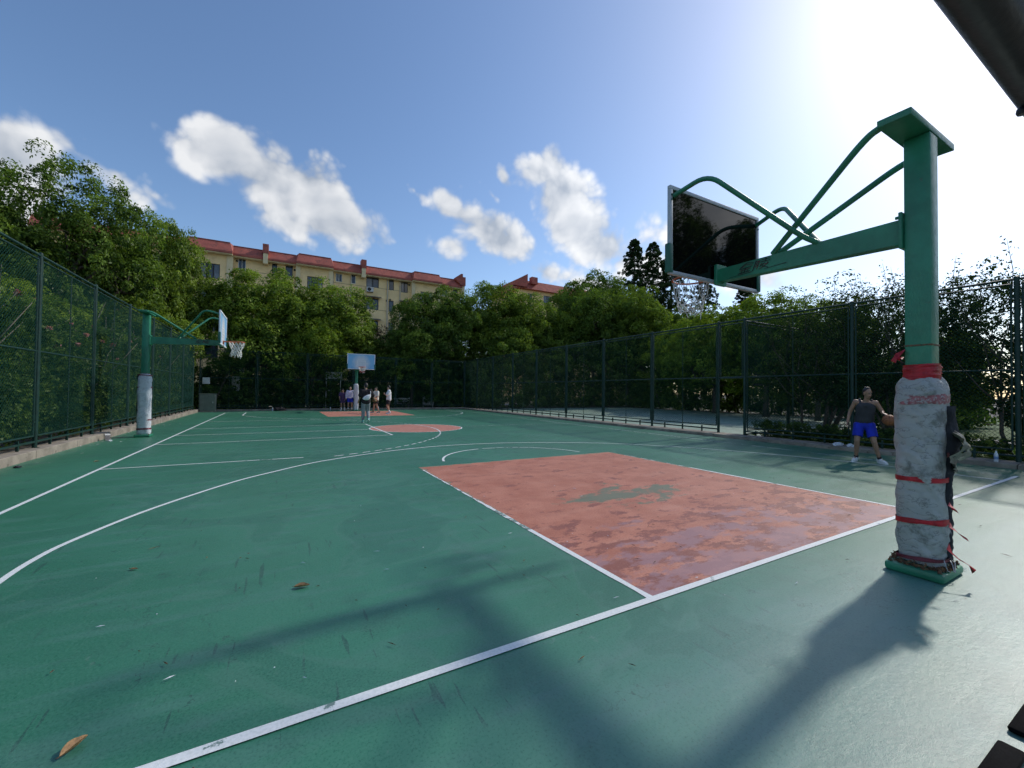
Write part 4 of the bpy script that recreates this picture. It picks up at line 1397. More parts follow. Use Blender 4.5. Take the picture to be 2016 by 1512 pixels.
def trunk_mesh(seed, h, r, lobes, lean=(0, 0)):
    rs = np.random.RandomState(seed)
    m = MB()
    top = np.array([lean[0], lean[1], h])
    pts = [(0, 0, -.1), (lean[0] * .15 + .05, lean[1] * .15, h * .3), (lean[0] * .5, lean[1] * .5 + .06, h * .65), tuple(top)]
    m.tube(pts, [r * 1.35, r, r * .9, r * .8], 9)
    for l in lobes:
        c = np.array(l[0])
        ends = [c * .85 + top * .15 + rs.normal(size=3) * np.array(l[1]) * .35 for _ in range(2)]
        branches(m, rs, top * .96, [c], r * .6, r * .22)
        branches(m, rs, tuple(c * .8 + top * .2), ends, r * .28, r * .06)
        far_ = [c + unit(rs, 1)[0] * np.array(l[1]) * .92 for _ in range(5)]        # limbs that reach the outside of the crown
        branches(m, rs, tuple(c * .9 + top * .1), far_, r * .16, r * .04)
    return m.mesh('trunk', True)

def rand_lobes(seed, R_, H_, n, z):
    rs = np.random.RandomState(seed)
    out = [((0, 0, z + .1 * H_), (R_ * .66, R_ * .66, H_ * .80))]
    for k in range(n):
        a = 2 * math.pi * (k + rs.uniform(-.25, .25)) / n
        rr = R_ * rs.uniform(.45, .62)
        out.append(((rr * math.cos(a), rr * math.sin(a), z + rs.uniform(-.62, .35) * H_), (R_ * rs.uniform(.32, .50), R_ * rs.uniform(.32, .50), H_ * rs.uniform(.30, .48))))
    return out

KINDS = {}
def make_kind(key, seed, R_, H_, z, n, clumps, per, leaf, cr_, mat, th, tr, bark='bark'):
    lb = rand_lobes(seed, R_, H_, n, z)
    cm = broadleaf_crown(seed, lb, clumps, per, leaf, cr_, MAT[mat])
    tm = trunk_mesh(seed, th, tr, lb); tm.materials.append(MAT[bark])
    KINDS[key] = (cm, tm)

# camphor-like street trees (crown radius about 4.5 m, crown centre 6.5 m up), three forms
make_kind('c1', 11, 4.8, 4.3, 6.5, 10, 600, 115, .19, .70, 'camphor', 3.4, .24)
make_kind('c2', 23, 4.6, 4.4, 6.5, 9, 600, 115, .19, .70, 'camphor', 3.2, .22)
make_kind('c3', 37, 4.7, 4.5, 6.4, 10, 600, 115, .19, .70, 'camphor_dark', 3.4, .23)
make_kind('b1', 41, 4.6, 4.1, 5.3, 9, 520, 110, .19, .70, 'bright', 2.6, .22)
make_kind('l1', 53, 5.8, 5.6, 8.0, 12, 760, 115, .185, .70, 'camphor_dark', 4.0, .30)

def tree(kind, x, y, sx, sz, rz, label, group='trees around the courts', name='broadleaf_tree', lean=0):
    t = empty(name, (x, y, -.04), R(rz), label=label, cat='tree', group=group)
    t.scale = (sx, sx, sz)
    cm, tm = KINDS[kind]
    link('crown', cm, t)
    link('trunk', tm, t)
    return t

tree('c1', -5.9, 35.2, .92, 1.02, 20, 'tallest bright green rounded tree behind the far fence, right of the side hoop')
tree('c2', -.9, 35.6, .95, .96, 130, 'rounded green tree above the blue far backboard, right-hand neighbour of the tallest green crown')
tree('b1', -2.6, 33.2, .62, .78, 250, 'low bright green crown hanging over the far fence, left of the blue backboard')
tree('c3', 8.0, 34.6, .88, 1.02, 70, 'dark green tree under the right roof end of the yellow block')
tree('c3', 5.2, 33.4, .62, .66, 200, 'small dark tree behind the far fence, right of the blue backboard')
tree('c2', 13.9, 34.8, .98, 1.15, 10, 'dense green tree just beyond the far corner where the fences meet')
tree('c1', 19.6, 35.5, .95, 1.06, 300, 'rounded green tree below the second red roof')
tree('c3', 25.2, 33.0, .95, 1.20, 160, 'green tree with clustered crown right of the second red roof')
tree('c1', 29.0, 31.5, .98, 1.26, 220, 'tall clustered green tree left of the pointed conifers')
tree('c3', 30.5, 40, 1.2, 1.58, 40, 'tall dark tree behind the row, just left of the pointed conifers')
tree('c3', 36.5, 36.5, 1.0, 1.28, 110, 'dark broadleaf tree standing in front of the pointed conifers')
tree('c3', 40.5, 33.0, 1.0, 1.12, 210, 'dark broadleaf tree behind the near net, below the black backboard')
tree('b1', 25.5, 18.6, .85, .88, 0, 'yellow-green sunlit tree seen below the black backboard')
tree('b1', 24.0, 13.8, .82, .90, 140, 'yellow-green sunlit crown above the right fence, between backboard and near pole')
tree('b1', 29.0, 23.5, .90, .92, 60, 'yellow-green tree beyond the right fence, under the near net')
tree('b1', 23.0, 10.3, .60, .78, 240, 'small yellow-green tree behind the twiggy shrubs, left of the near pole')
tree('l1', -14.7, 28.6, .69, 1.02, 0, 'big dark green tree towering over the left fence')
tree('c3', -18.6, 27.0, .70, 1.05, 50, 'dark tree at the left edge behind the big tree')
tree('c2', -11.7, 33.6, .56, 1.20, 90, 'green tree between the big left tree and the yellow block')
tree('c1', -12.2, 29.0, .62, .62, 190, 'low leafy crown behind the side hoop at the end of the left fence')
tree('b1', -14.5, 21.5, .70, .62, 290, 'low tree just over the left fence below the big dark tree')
# trees at the near end, mirrored in the black back of the nearest backboard
tree('l1', 13.2, -11.2, .56, 1.02, 30, 'tree at the near end mirrored in the black backboard, left part', 'trees at the near end')
tree('c3', 16.6, -8.4, .48, 1.0, 80, 'tree at the near end mirrored in the black backboard, right part', 'trees at the near end')
tree('c1', 25.0, -11.5, .9, .80, 10, 'tree at the near end mirrored low in the black backboard', 'trees at the near end')

# pointed conifers
def conifer_crown(seed, h, r):
    rs = np.random.RandomState(seed)
    n = 620
    t = rs.uniform(0, 1, n) ** .8
    a = rs.uniform(0, 2 * math.pi, n)
    rad = r * (1 - t) ** .75 * rs.uniform(.2, 1.15, n) + .12
    P = np.stack([rad * np.cos(a), rad * np.sin(a), h * (.12 + .88 * t)], 1)
    out = np.stack([np.cos(a), np.sin(a), np.full(n, .25)], 1)
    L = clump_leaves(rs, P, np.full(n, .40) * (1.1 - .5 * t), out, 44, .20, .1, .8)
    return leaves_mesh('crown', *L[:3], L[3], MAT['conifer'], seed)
def conifer_trunk(h):
    m = MB().tube([(0, 0, -.1), (0, 0, h * .5), (.05, 0, h * .98)], [.28, .17, .02], 8)
    rs = np.random.RandomState(3)
    for k in range(40):
        z = h * rs.uniform(.15, .92); a = rs.uniform(0, 6.28); L = 2.6 * (1 - z / h) ** .7 + .2
        m.tube([(0, 0, z), (L * .9 * math.cos(a), L * .9 * math.sin(a), z + L * .3)], [.045, .012], 5)
    me = m.mesh('trunk', True); me.materials.append(MAT['bark'])
    return me
KINDS['k1'] = (conifer_crown(61, 22.5, 4.0), conifer_trunk(22.5))
KINDS['k2'] = (conifer_crown(67, 22.5, 4.4), KINDS['k1'][1])
for kind, x, y, s, sz, lab in (('k1', 38.6, 40, 1.3, 1.03, 'leftmost of the pointed conifers beside the black backboard'), ('k2', 41.8, 39.5, 1.25, 1.03, 'second pointed conifer from the left, beside the black backboard'),
                           ('k1', 45.0, 39, 1.3, 1.0, 'pointed conifer just left of the green pad of the black backboard'), ('k2', 48.5, 36, 1.0, .86, 'conifer behind the near net, below the black backboard'),
                           ('k1', 50.0, 31.0, 1.0, .74, 'rightmost conifer behind the black backboard')):
    tree(kind, x, y, s, sz, x * 40, lab, 'conifers behind the second court', 'conifer_tree')

# ---- shrubs: volumes of small leaves over thin stems
def shrub_crown(seed, box, n, per, leaf, cr_, mat, thin=False, name='foliage'):
    rs = np.random.RandomState(seed)
    (x0, x1), (y0, y1), (z0, z1) = box
    P = np.stack([rs.uniform(x0, x1, n), rs.uniform(y0, y1, n), rs.uniform(z0, z1, n)], 1)
    if thin:                                                   # looser and ragged towards the top
        lim = z0 + (z1 - z0) * (.80 + .26 * np.array([mnoise.noise(Vector((p[0] * 1.1 + seed, p[1] * 1.1, 0))) for p in P]))
        P[:, 2] = z0 + (P[:, 2] - z0) / (z1 - z0) * (lim - z0)
    d = unit(rs, n)
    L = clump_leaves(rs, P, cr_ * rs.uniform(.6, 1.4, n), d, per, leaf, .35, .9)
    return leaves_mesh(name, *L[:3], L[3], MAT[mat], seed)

def stems(seed, n, h, spread, r, mat, fork=3):
    rs = np.random.RandomState(seed)
    m = MB()
    for k in range(n):
        x, y = rs.uniform(-spread, spread), rs.uniform(-.3, .3)
        top = np.array([x + rs.normal() * .5, y + rs.normal() * .4, h * rs.uniform(.45, .75)])
        m.tube([(x, y, -.05), tuple((np.array([x, y, 0]) + top) / 2 + rs.normal(size=3) * .08), tuple(top)], [r, r * .8, r * .6], 6)
        for j in range(fork):
            e = top + np.array([rs.normal() * .7, rs.normal() * .6, h * rs.uniform(.15, .42)])
            m.tube([tuple(top * .96), tuple((top + e) / 2 + rs.normal(size=3) * .06), tuple(e)], [r * .5, r * .35, r * .12], 5)
    me = m.mesh('stem', True)
    me.materials.append(MAT[mat])
    return me

# rose bushes behind the left fence (each section: local x along the fence)
def petal_mesh(seed):
    rs = np.random.RandomState(seed)
    P = unit(rs, 14) * .028
    return leaves_mesh('flower', P, P + rs.normal(size=P.shape) * .01, np.full(14, .075), rs.uniform(0, 1, 14), MAT['petal'], seed, .9, .5)
PET = [petal_mesh(5), petal_mesh(6)]
rose_mesh = [shrub_crown(71 + k, ((-1.75, 1.75), (-.8, .75), (.25, 4.25)), 520, 62, .092, .26, 'rose_leaf', True) for k in range(2)]
rose_stem = [stems(81 + k, 5, 4.0, 1.5, .035, 'bark_pale') for k in range(2)]
FLOW = {2: [(-.9, -.8, 3.3), (.2, -.82, 2.9), (1.2, -.8, 3.55)], 3: [(-1.4, -.8, 3.6), (-.9, -.85, 3.0), (-.3, -.8, 2.6), (.5, -.8, 3.3), (.9, -.82, 2.75), (1.5, -.8, 3.1)],
        4: [(-1.3, -.8, 3.5), (-.6, -.8, 3.1), (.2, -.85, 3.05), (.9, -.8, 2.6)], 5: [(-1.0, -.8, 3.2), (.4, -.8, 2.8)], 6: [(.1, -.8, 3.0)]}
POSN = ['eighth', 'seventh', 'sixth', 'fifth', 'fourth', 'third', 'second', 'first']
for k in range(2, 8):
    y = 3.2 + 3.45 * k
    b = empty('rose_bush', (-10.75, y, -.03), R(90), label='climbing rose bush against the left fence, %s from the far corner' % POSN[k], cat='bush', group='rose bushes along the left fence')
    b.scale = (1.03, 1, .98 + .06 * ((k * 3) % 4) / 3)
    link('foliage', rose_mesh[k % 2], b)
    link('stem', rose_stem[k % 2], b, kind='stuff')
    for j, p in enumerate(FLOW.get(k, [])):
        f = link('flower', PET[j % 2], b)
        f.location = (p[0], p[1] * .98, p[2]); f.rotation_euler = (j, j * 2.1, j * .7); f.scale = (1 + .25 * (j % 3),) * 3
# glossy branch reaching over the back left corner
br = empty('overhanging_shrub', (-9.0, 32.0, -.03), 0, label='glossy-leaved shrub in the back left corner catching the sun', cat='bush')
rs_ = np.random.RandomState(91)
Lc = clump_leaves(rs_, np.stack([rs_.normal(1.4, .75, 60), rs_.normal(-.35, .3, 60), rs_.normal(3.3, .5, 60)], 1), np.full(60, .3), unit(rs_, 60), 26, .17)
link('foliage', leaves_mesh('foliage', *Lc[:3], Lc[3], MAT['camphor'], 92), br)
link('stem', stems(93, 1, 3.6, .4, .06, 'bark', 6), br, kind='stuff')
# dark understorey behind the far fence
under = [shrub_crown(101 + k, ((-1.9, 1.9), (-.7, .7), (.1, 2.6 + .5 * k)), 190, 60, .14, .32, 'camphor_dark', True) for k in range(2)]
ust = stems(105, 4, 2.6, 1.5, .045, 'bark')
LB = ['left end', 'left of the middle', 'middle left', 'middle', 'middle right', 'right of the middle', 'right end']
for k in range(7):
    b = empty('understorey_shrub', (-8.4 + 3.3 * k, 32.9 + .5 * ((k * 2) % 3), -.02), R(8 * (k % 3) - 8), label='dark shrub behind the far fence, %s of the row' % LB[k], cat='bush', group='dark shrubs behind the far fence')
    b.scale = (1, 1, .72 + .1 * (k % 3))
    link('foliage', under[k % 2], b); link('stem', ust, b, kind='stuff')
TALL = [shrub_crown(106 + k, ((-2.2, 2.2), (-.9, .9), (.1, 4.6)), 260, 60, .17, .42, 'camphor_dark', True) for k in range(2)]
tst_ = stems(108, 4, 4.2, 1.6, .06, 'bark')
ROW = [(-10.5 + 3.9 * k, 37.2 + .4 * (k % 2), 0, 'behind the far fence, back row') for k in range(7)] + [(12.4, 33.0, 20, 'at the far end of the neighbouring court')] + [(10.8, 35.6, 30, 'behind the far right corner'), (14.4, 38.6, 10, 'behind the far right corner')] + [(16.8 + 4.0 * k, 33.0 + .5 * (k % 2), 0, 'at the far end of the neighbouring court') for k in range(5)] \
    + [(28.6 + .5 * (k % 2), 9.0 + 4.0 * k, 90, 'along the far side of the neighbouring court') for k in range(5, -1, -1)] + [(20.5 + 4 * k, 5.0, 0, 'along the near side of the neighbouring court') for k in range(2)]
cnt = {}
NTH = ['first', 'second', 'third', 'fourth', 'fifth', 'sixth', 'seventh']
for k, (x, y, rz, lab) in enumerate(ROW):
    cnt[lab] = cnt.get(lab, 0) + 1
    b = empty('tall_shrub', (x, y, -.03), R(rz), label='tall dark shrub %s, %s from the left' % (lab, NTH[cnt[lab] - 1]), cat='bush', group='tall dark shrubs beyond the fences')
    b.scale = (1, 1, 1.35 if 'corner' in lab else .9 + .12 * ((k * 2) % 3))
    link('foliage', TALL[k % 2], b); link('stem', tst_, b, kind='stuff')
# plum-coloured bush by the block
pb = empty('plum_bush', (4.0, 36.2, -.02), 0, label='reddish brown bush below the drain pipes of the yellow block', cat='bush')
link('foliage', shrub_crown(111, ((-1.6, 1.6), (-1, 1), (3.2, 7.8)), 150, 42, .15, .42, 'redbush', True), pb)
link('stem', stems(112, 4, 7.0, .9, .06, 'bark'), pb, kind='stuff')
# twiggy dark shrubs behind the right fence
twig = [shrub_crown(121 + k, ((-1.7, 1.7), (-1.1, 1.1), (1.25, 5.2)), 400, 44, .085, .27, 'shrub', True) for k in range(2)]
def twig_stems(seed):
    rs = np.random.RandomState(seed)
    m = MB()
    for k in range(7):
        x, y = rs.uniform(-.7, .7), rs.uniform(-.5, .5)
        base = np.array([x * .4, y * .4, -.05])
        p1 = np.array([x, y, rs.uniform(1.0, 1.6)])
        m.tube([tuple(base), tuple((base + p1) / 2 + rs.normal(size=3) * .06), tuple(p1)], [.05, .042, .035], 6)
        for j in range(4):
            e = p1 + np.array([rs.normal() * .75, rs.normal() * .6, rs.uniform(1.0, 2.3)])
            m.tube([tuple(p1), tuple((p1 + e) / 2 + rs.normal(size=3) * .1), tuple(e)], [.026, .018, .008], 5)
            for i in range(2):
                q = e + np.array([rs.normal() * .3, rs.normal() * .3, rs.uniform(.3, 1.3)])
                m.tube([tuple(e * .9 + p1 * .1), tuple(q)], [.010, .003], 4)
    me = m.mesh('stem', True); me.materials.append(MAT['bark'])
    return me
tst = [twig_stems(131), twig_stems(132)]
def sprigs(seed):
    """long bare shoots with few leaves sticking out of the top"""
    rs = np.random.RandomState(seed)
    m, C = MB(), []
    for k in range(9):
        a = np.array([rs.uniform(-1.4, 1.4), rs.uniform(-.8, .8), 3.7])
        b = a + np.array([rs.normal() * .35, rs.normal() * .3, rs.uniform(.9, 1.9)])
        m.tube([tuple(a), tuple((a + b) / 2 + rs.normal(size=3) * .05), tuple(b)], [.012, .008, .003], 4)
        for i in range(46):
            t = rs.uniform(.1, 1.02)
            C.append(a + (b - a) * t + rs.normal(size=3) * .075)
    C = np.array(C)
    me = m.mesh('shoot', True); me.materials.append(MAT['bark'])
    return me, leaves_mesh('shoot_leaves', C, rs.normal(size=C.shape), np.full(len(C), .085), rs.uniform(0, 1, len(C)), MAT['shrub'], seed)
spr = [sprigs(141), sprigs(142)]
SH = [(11.4, 5.2, 0, .98, 'next to the right-hand gateway'), (11.6, 2.9, 1, 1.02, 'behind the man in the dark tank top'), (11.7, .7, 0, 1.04, 'right of the near pole'), (12.4, -1.6, 1, 1.0, 'at the right edge of the view'),
      (14.2, 4.6, 1, 1.12, 'second row, behind the man')]
for (x, y, k, s, lab) in SH:
    b = empty('twiggy_shrub', (x, y, -.02), R(90 + 25 * k), label='dark twiggy shrub behind the right fence, ' + lab, cat='bush', group='twiggy shrubs behind the right fence')
    b.scale = (1, 1, s)
    link('foliage', twig[k], b); link('stem', tst[k], b, kind='stuff'); link('shoot', spr[k][0], b); link('shoot_leaves', spr[k][1], b)
# low clipped hedge in front of them
hm = shrub_crown(151, ((-1.45, 1.45), (-.42, .42), (.05, .55)), 240, 46, .055, .10, 'hedge')
hs = stems(152, 7, .5, 1.3, .012, 'bark', 2)
for (x, y, lab) in ((10.4, 5.1, 'at the gateway'), (10.5, 2.1, 'behind the man in the tank top'), (10.7, -.9, 'at the right edge')):
    b = empty('low_hedge', (x, y, -.02), R(90), label='low clipped hedge behind the right fence, ' + lab, cat='hedge', group='low hedges behind the right fence')
    link('foliage', hm, b); link('stem', hs, b, kind='stuff')
rb = empty('rounded_bush', (12.3, .35, -.02), 0, label='rounded green bush on the lawn, right of the near pole', cat='bush')
rs_ = np.random.RandomState(161)
d_ = unit(rs_, 170); P_ = d_ * np.array([.75, .75, .62]) * rs_.uniform(.75, 1.0, 170)[:, None] + np.array([0, 0, 1.15])
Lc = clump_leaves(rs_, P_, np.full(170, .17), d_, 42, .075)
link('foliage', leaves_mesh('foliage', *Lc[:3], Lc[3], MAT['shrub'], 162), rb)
link('stem', stems(163, 4, 1.3, .25, .03, 'bark'), rb, kind='stuff')
# grass on the strip behind the right fence
rs_ = np.random.RandomState(171)
n = 9000
C_ = np.stack([rs_.uniform(9.35, 14.5, n), rs_.uniform(-4, 6.2, n), rs_.uniform(.0, .05, n)], 1)
link('grass', leaves_mesh('grass', C_, np.stack([rs_.normal(size=n), rs_.normal(size=n), rs_.normal(size=n) * .25], 1), np.full(n, .10) * rs_.uniform(.6, 1.4, n), rs_.uniform(0, 1, n), MAT['grass'], 172, .16, .1),
     label='grass on the strip behind the right fence', cat='grass', kind='stuff')
# ------------------------------------------------------------------ people
def skin_mat(name, col):
    m, nt, b = new_mat(name)
    p = opos(nt)
    n = tex_noise(nt, p, 9, 4, .55)
    c = mixc(nt, ramp(nt, n, .3, .7), tuple(x * .88 for x in col), tuple(min(1, x * 1.1) for x in col))
    nt.links.new(c, b.inputs['Base Color'])
    b.inputs['Roughness'].default_value = .5
    b.inputs['Subsurface Weight'].default_value = .12
    b.inputs['Subsurface Radius'].default_value = (.02, .008, .005)
    return m
MAT['skin'] = skin_mat('skin', (.42, .25, .17))
MAT['skin_tan'] = skin_mat('tanned_skin', (.34, .19, .125))
MAT['hair'] = simple('black_hair', (.012, .010, .010), .55, var=.3, scale=40, bmp=.5, bscale=120)
def cloth(name, col, col2=None, thr=.62):
    return simple(name, col, .85, var=.22, scale=6, bmp=1.0, bscale=7, col2=col2, wthr=thr)
MAT['tank'] = cloth('charcoal_cotton', (.040, .040, .046))
MAT['blue_shorts'] = cloth('royal_blue_cloth', (.010, .028, .42))
MAT['white_cloth'] = cloth('white_cotton', (.74, .74, .74))
MAT['cream_cloth'] = cloth('cream_cotton', (.70, .67, .58))
MAT['black_cloth'] = cloth('black_cotton', (.018, .014, .017))
MAT['grey_cloth'] = cloth('grey_cloth', (.26, .28, .29))
MAT['lilac'] = cloth('pale_lilac_cotton', (.55, .55, .72), (.28, .28, .36), .60)
MAT['purple'] = cloth('dark_purple_cotton', (.06, .035, .12))
MAT['shoe_white'] = simple('white_shoe_leather', (.68, .69, .70), .5, var=.1, scale=20)
MAT['shoe_dark'] = simple('dark_shoe_fabric', (.03, .03, .035), .6, var=.3, scale=20)
MAT['shoe_mint'] = simple('mint_shoe_mesh', (.25, .62, .55), .55, var=.2, scale=20)
MAT['eye'] = simple('dark_eye', (.01, .008, .008), .2, var=.1, scale=20)
MAT['lip'] = simple('lip', (.24, .09, .075), .5, var=.1, scale=20)

def remeshed(m, name, voxel, smooth=4, mat=None, parent=None):
    """melt overlapping volumes into one continuous surface"""
    src = m.mesh(name + '_src')
    o = bpy.data.objects.new('tmp', src)
    COL.objects.link(o)
    r = o.modifiers.new('r', 'REMESH'); r.mode = 'VOXEL'; r.voxel_size = voxel
    s = o.modifiers.new('s', 'SMOOTH'); s.iterations = smooth; s.factor = .5
    bpy.context.view_layer.update()
    me = bpy.data.meshes.new_from_object(o.evaluated_get(bpy.context.evaluated_depsgraph_get()))
    bpy.data.objects.remove(o)
    bpy.data.meshes.remove(src)
    me.name = name
    me.polygons.foreach_set('use_smooth', [True] * len(me.polygons))
    return link(name, me, parent, mat)

def cap(m, a, b, r0, r1, n=12):
    a, b = Vector(a), Vector(b)
    t = (b - a).normalized()
    path, rad = [], []
    for k in range(4):
        q = math.pi / 2 * k / 4
        path.append(a - t * r0 * math.cos(q)); rad.append(max(.001, r0 * math.sin(q)))
    for k in range(5):
        path.append(a.lerp(b, k / 4)); rad.append(r0 + (r1 - r0) * k / 4)
    for k in range(1, 5):
        q = math.pi / 2 * k / 4
        path.append(b + t * r1 * math.sin(q)); rad.append(max(.001, r1 * math.cos(q)))
    m.tube(path, rad, n)

def hand(m, wrist, d, palm_n, k=1.0, curl=.35, right=True):
    """palm, four unequal bent fingers, thumb leaving the side of the palm"""
    wrist, d = Vector(wrist), Vector(d).normalized()
    pn = Vector(palm_n); pn = (pn - d * pn.dot(d)).normalized()
    side = d.cross(pn) * (1 if right else -1)
    for s in (-.026, -.009, .009, .026):
        cap(m, wrist + d * .012 + side * s * .7, wrist + d * .085 * k + side * s, .013, .012, 8)
    for j, (s, L) in enumerate(((-.030, .060), (-.010, .072), (.010, .068), (.030, .052))):
        a = wrist + d * .088 * k + side * s
        b = a + (d * math.cos(curl) + pn * math.sin(curl)) * L * .5
        c = b + (d * math.cos(curl * 2.2) + pn * math.sin(curl * 2.2)) * L * .5
        cap(m, a, b, .0092, .0086, 7); cap(m, b, c, .0086, .0072, 7)
    a = wrist + d * .030 - side * .028
    b = a + (d * .6 - side * .7 + pn * .3).normalized() * .040
    c = b + (d * .85 - side * .25 + pn * .45).normalized() * .032
    cap(m, a, b, .0125, .0105, 7); cap(m, b, c, .0105, .0085, 7)

BASE = dict(pelvis=(0, 0, .95), chest=(0, -.005, 1.28), neck=(0, -.005, 1.45), head=(0, .02, 1.60),
            sr=(.185, -.01, 1.405), sl=(-.185, -.01, 1.405), er=(.25, -.03, 1.13), el=(-.25, -.03, 1.13), wr=(.27, .06, .89), wl=(-.27, .06, .89),
            hr=(.095, 0, .93), hl=(-.095, 0, .93), kr=(.11, .02, .50), kl=(-.11, .02, .50), ar=(.12, -.02, .085), al=(-.12, -.02, .085),
            tr=(.15, .16, .03), tl=(-.15, .16, .03), face=(0, 1, 0), palm_r=(-1, .3, 0), palm_l=(1, .3, 0), curl=.4)

def person(loc, rz, pose, top, bottom, shoes, label, skin='skin', voxel=.011, height=1.75, group=None, hair=1.0, dup_face=True, hold=None):
    J = dict(BASE); J.update(pose)
    V = {k: Vector(v) if isinstance(v, tuple) else v for k, v in J.items()}
    p = empty('person', loc, rz, label=label, cat='person', group=group)
    s = height / 1.75
    p.scale = (s, s, s)
    b = MB()
    # torso
    pe, ch, ne = V['pelvis'], V['chest'], V['neck']
    for sx in (-1, 1):
        cap(b, pe + Vector((sx * .055, 0, -.02)), pe.lerp(ch, .45) + Vector((sx * .055, 0, 0)), .105, .095)
        cap(b, pe.lerp(ch, .4) + Vector((sx * .055, 0, 0)), ch + Vector((sx * .07, 0, .02)), .095, .105)
    cap(b, ch + Vector((0, 0, .05)), ne, .09, .055)
    for k in ('r', 'l'):
        sh, el, wr = V['s' + k], V['e' + k], V['w' + k]
        cap(b, ch.lerp(sh, .35) + Vector((0, 0, .04)), sh, .075, .058)
        cap(b, sh, el, .054, .042); cap(b, el, wr, .041, .027)
        hand(b, wr, wr - el if ('hd' + k) not in V else V['hd' + k], V['palm_' + k], 1.0, J['curl'], k == 'r')
        hp, kn, an = V['h' + k], V['k' + k], V['a' + k]
        cap(b, hp, kn, .088, .058); cap(b, kn, kn.lerp(an, .35), .055, .056); cap(b, kn.lerp(an, .3), an, .055, .036)
        cap(b, an, V['t' + k].lerp(an, .35) + Vector((0, 0, -.005)), .038, .030)
    cap(b, ne - Vector((0, 0, .03)), V['head'] - Vector((0, 0, .05)), .055, .052)
    # head
    F = V['face'].normalized(); up = Vector((0, 0, 1)); side = F.cross(up).normalized(); up = side.cross(F)
    Rm = Matrix((side, F, up)).transposed()
    H = V['head']
    def hp_(x, y, z):
        return H + side * x + F * y + up * z
    b.ball(hp_(0, -.008, .03), 1, 18, 12, (.076, .095, .095), Rm)
    b.ball(hp_(0, .022, -.03), 1, 16, 10, (.062, .072, .085), Rm)
    b.ball(hp_(0, .052, -.075), 1, 12, 8, (.036, .035, .030), Rm)
    cap(b, hp_(0, .088, .018), hp_(0, .106, -.022), .010, .014, 8)           # nose
    b.ball(hp_(.014, .094, -.026), .010, 8, 6); b.ball(hp_(-.014, .094, -.026), .010, 8, 6)
    for sx in (-1, 1):
        b.ball(hp_(sx * .077, -.005, -.005), 1, 8, 6, (.012, .020, .032), Rm)
        b.ball(hp_(sx * .030, .078, .030), 1, 8, 6, (.022, .012, .008), Rm)  # brow
    body = remeshed(b, 'body', voxel, 3, MAT[skin], p)
    for sx in (-1, 1):
        MB().ball(hp_(sx * .030, .0905, .012), 1, 8, 6, (.014, .006, .006), Rm).build('eye', MAT['eye'], p, smooth=True)
        MB().ball(hp_(sx * .030, .092, .030), 1, 8, 6, (.013, .005, .003), Rm).build('eyebrow', MAT['hair'], p, smooth=True)
    MB().ball(hp_(0, .092, -.052), 1, 10, 6, (.023, .006, .007), Rm).build('mouth', MAT['lip'], p, smooth=True)
    h = MB()
    h.ball(hp_(0, -.026, .055), 1, 16, 12, (.080, .090, .078), Rm)
    h.ball(hp_(0, -.055, .005), 1, 14, 10, (.074, .060, .080), Rm)
    for k in range(int(26 * hair)):
        rg = random.Random(k)
        a = rg.uniform(0, 6.28); e = rg.uniform(.2, 1.3)
        h.ball(hp_(.074 * math.cos(a) * math.cos(e), -.034 + .076 * math.sin(a) * math.cos(e), .068 + .070 * math.sin(e)), rg.uniform(.016, .026) * (.7 + .3 * hair), 7, 5)
    remeshed(h, 'hair', .010, 2, MAT['hair'], p)
    # top
    t = MB()
    tank = top.get('tank')
    slack = top.get('slack', .018)
    hem = top.get('hem', .86)
    z0 = hem - pe.z
    for sx in (-1, 1):
        cap(t, pe + Vector((sx * .062, 0, z0 + .11)), pe.lerp(ch, .5) + Vector((sx * .064, 0, 0)), .108 + slack, .096 + slack)
        cap(t, pe.lerp(ch, .45) + Vector((sx * .062, 0, 0)), ch + Vector((sx * .073, .003, .01)), .096 + slack, .105 + slack * .7)
    if tank:
        t.ball(ch + Vector((0, .01, .055)), 1, 16, 10, (.150, .115, .075))
    if not tank:
        cap(t, ch + Vector((0, 0, .06)), ne - Vector((0, 0, .055)), .095 + slack, .055 + slack)
    for k in ('r', 'l'):
        sh, el, wr = V['s' + k], V['e' + k], V['w' + k]
        if tank:
            sx = 1 if k == 'r' else -1
            zt = sh.z
            t.tube(bent([(sx * .085 + ch.x, .105, ch.z + .03), (sx * .100 + ch.x, .100, zt - .03), (sx * .115 + ch.x, .035, zt + .062), (sx * .115 + ch.x, -.045, zt + .062), (sx * .10 + ch.x, -.105, zt - .03), (sx * .085 + ch.x, -.10, ch.z + .02)], .06), .026, 8)
        else:
            cap(t, ch.lerp(sh, .35) + Vector((0, 0, .045)), sh, .078 + slack * .6, .060 + slack * .8)
            sl = top.get('sleeve', .55)
            end = sh.lerp(el, min(1, sl))
            cap(t, sh, end, .058 + slack, .050 + slack * 1.3)
            if sl > 1:
                cap(t, el, el.lerp(wr, min(.95, sl - 1)), .046 + slack, .030 + slack)
    remeshed(t, top['name'], voxel, 3, MAT[top['mat']], p)
    # bottom
    t = MB()
    waist = bottom.get('waist', .03)
    for sx in (-1, 1):
        cap(t, pe + Vector((sx * .055, 0, waist)), pe + Vector((sx * .062, 0, -.06)), .106, .115)
    for k in ('r', 'l'):
        hp, kn, an = V['h' + k], V['k' + k], V['a' + k]
        if bottom['len'] <= 1:
            e = hp.lerp(kn, bottom['len'])
            t.tube([hp + Vector((0, 0, .03)), hp, hp.lerp(e, .5), e, e.lerp(kn, .03)], [.07, .108, .106, .100 + bottom.get('flare', 0), .098 + bottom.get('flare', 0)], 16)
        else:
            e = kn.lerp(an, bottom['len'] - 1)
            cap(t, hp, kn, .108, .086); cap(t, kn, e, .084, .066)
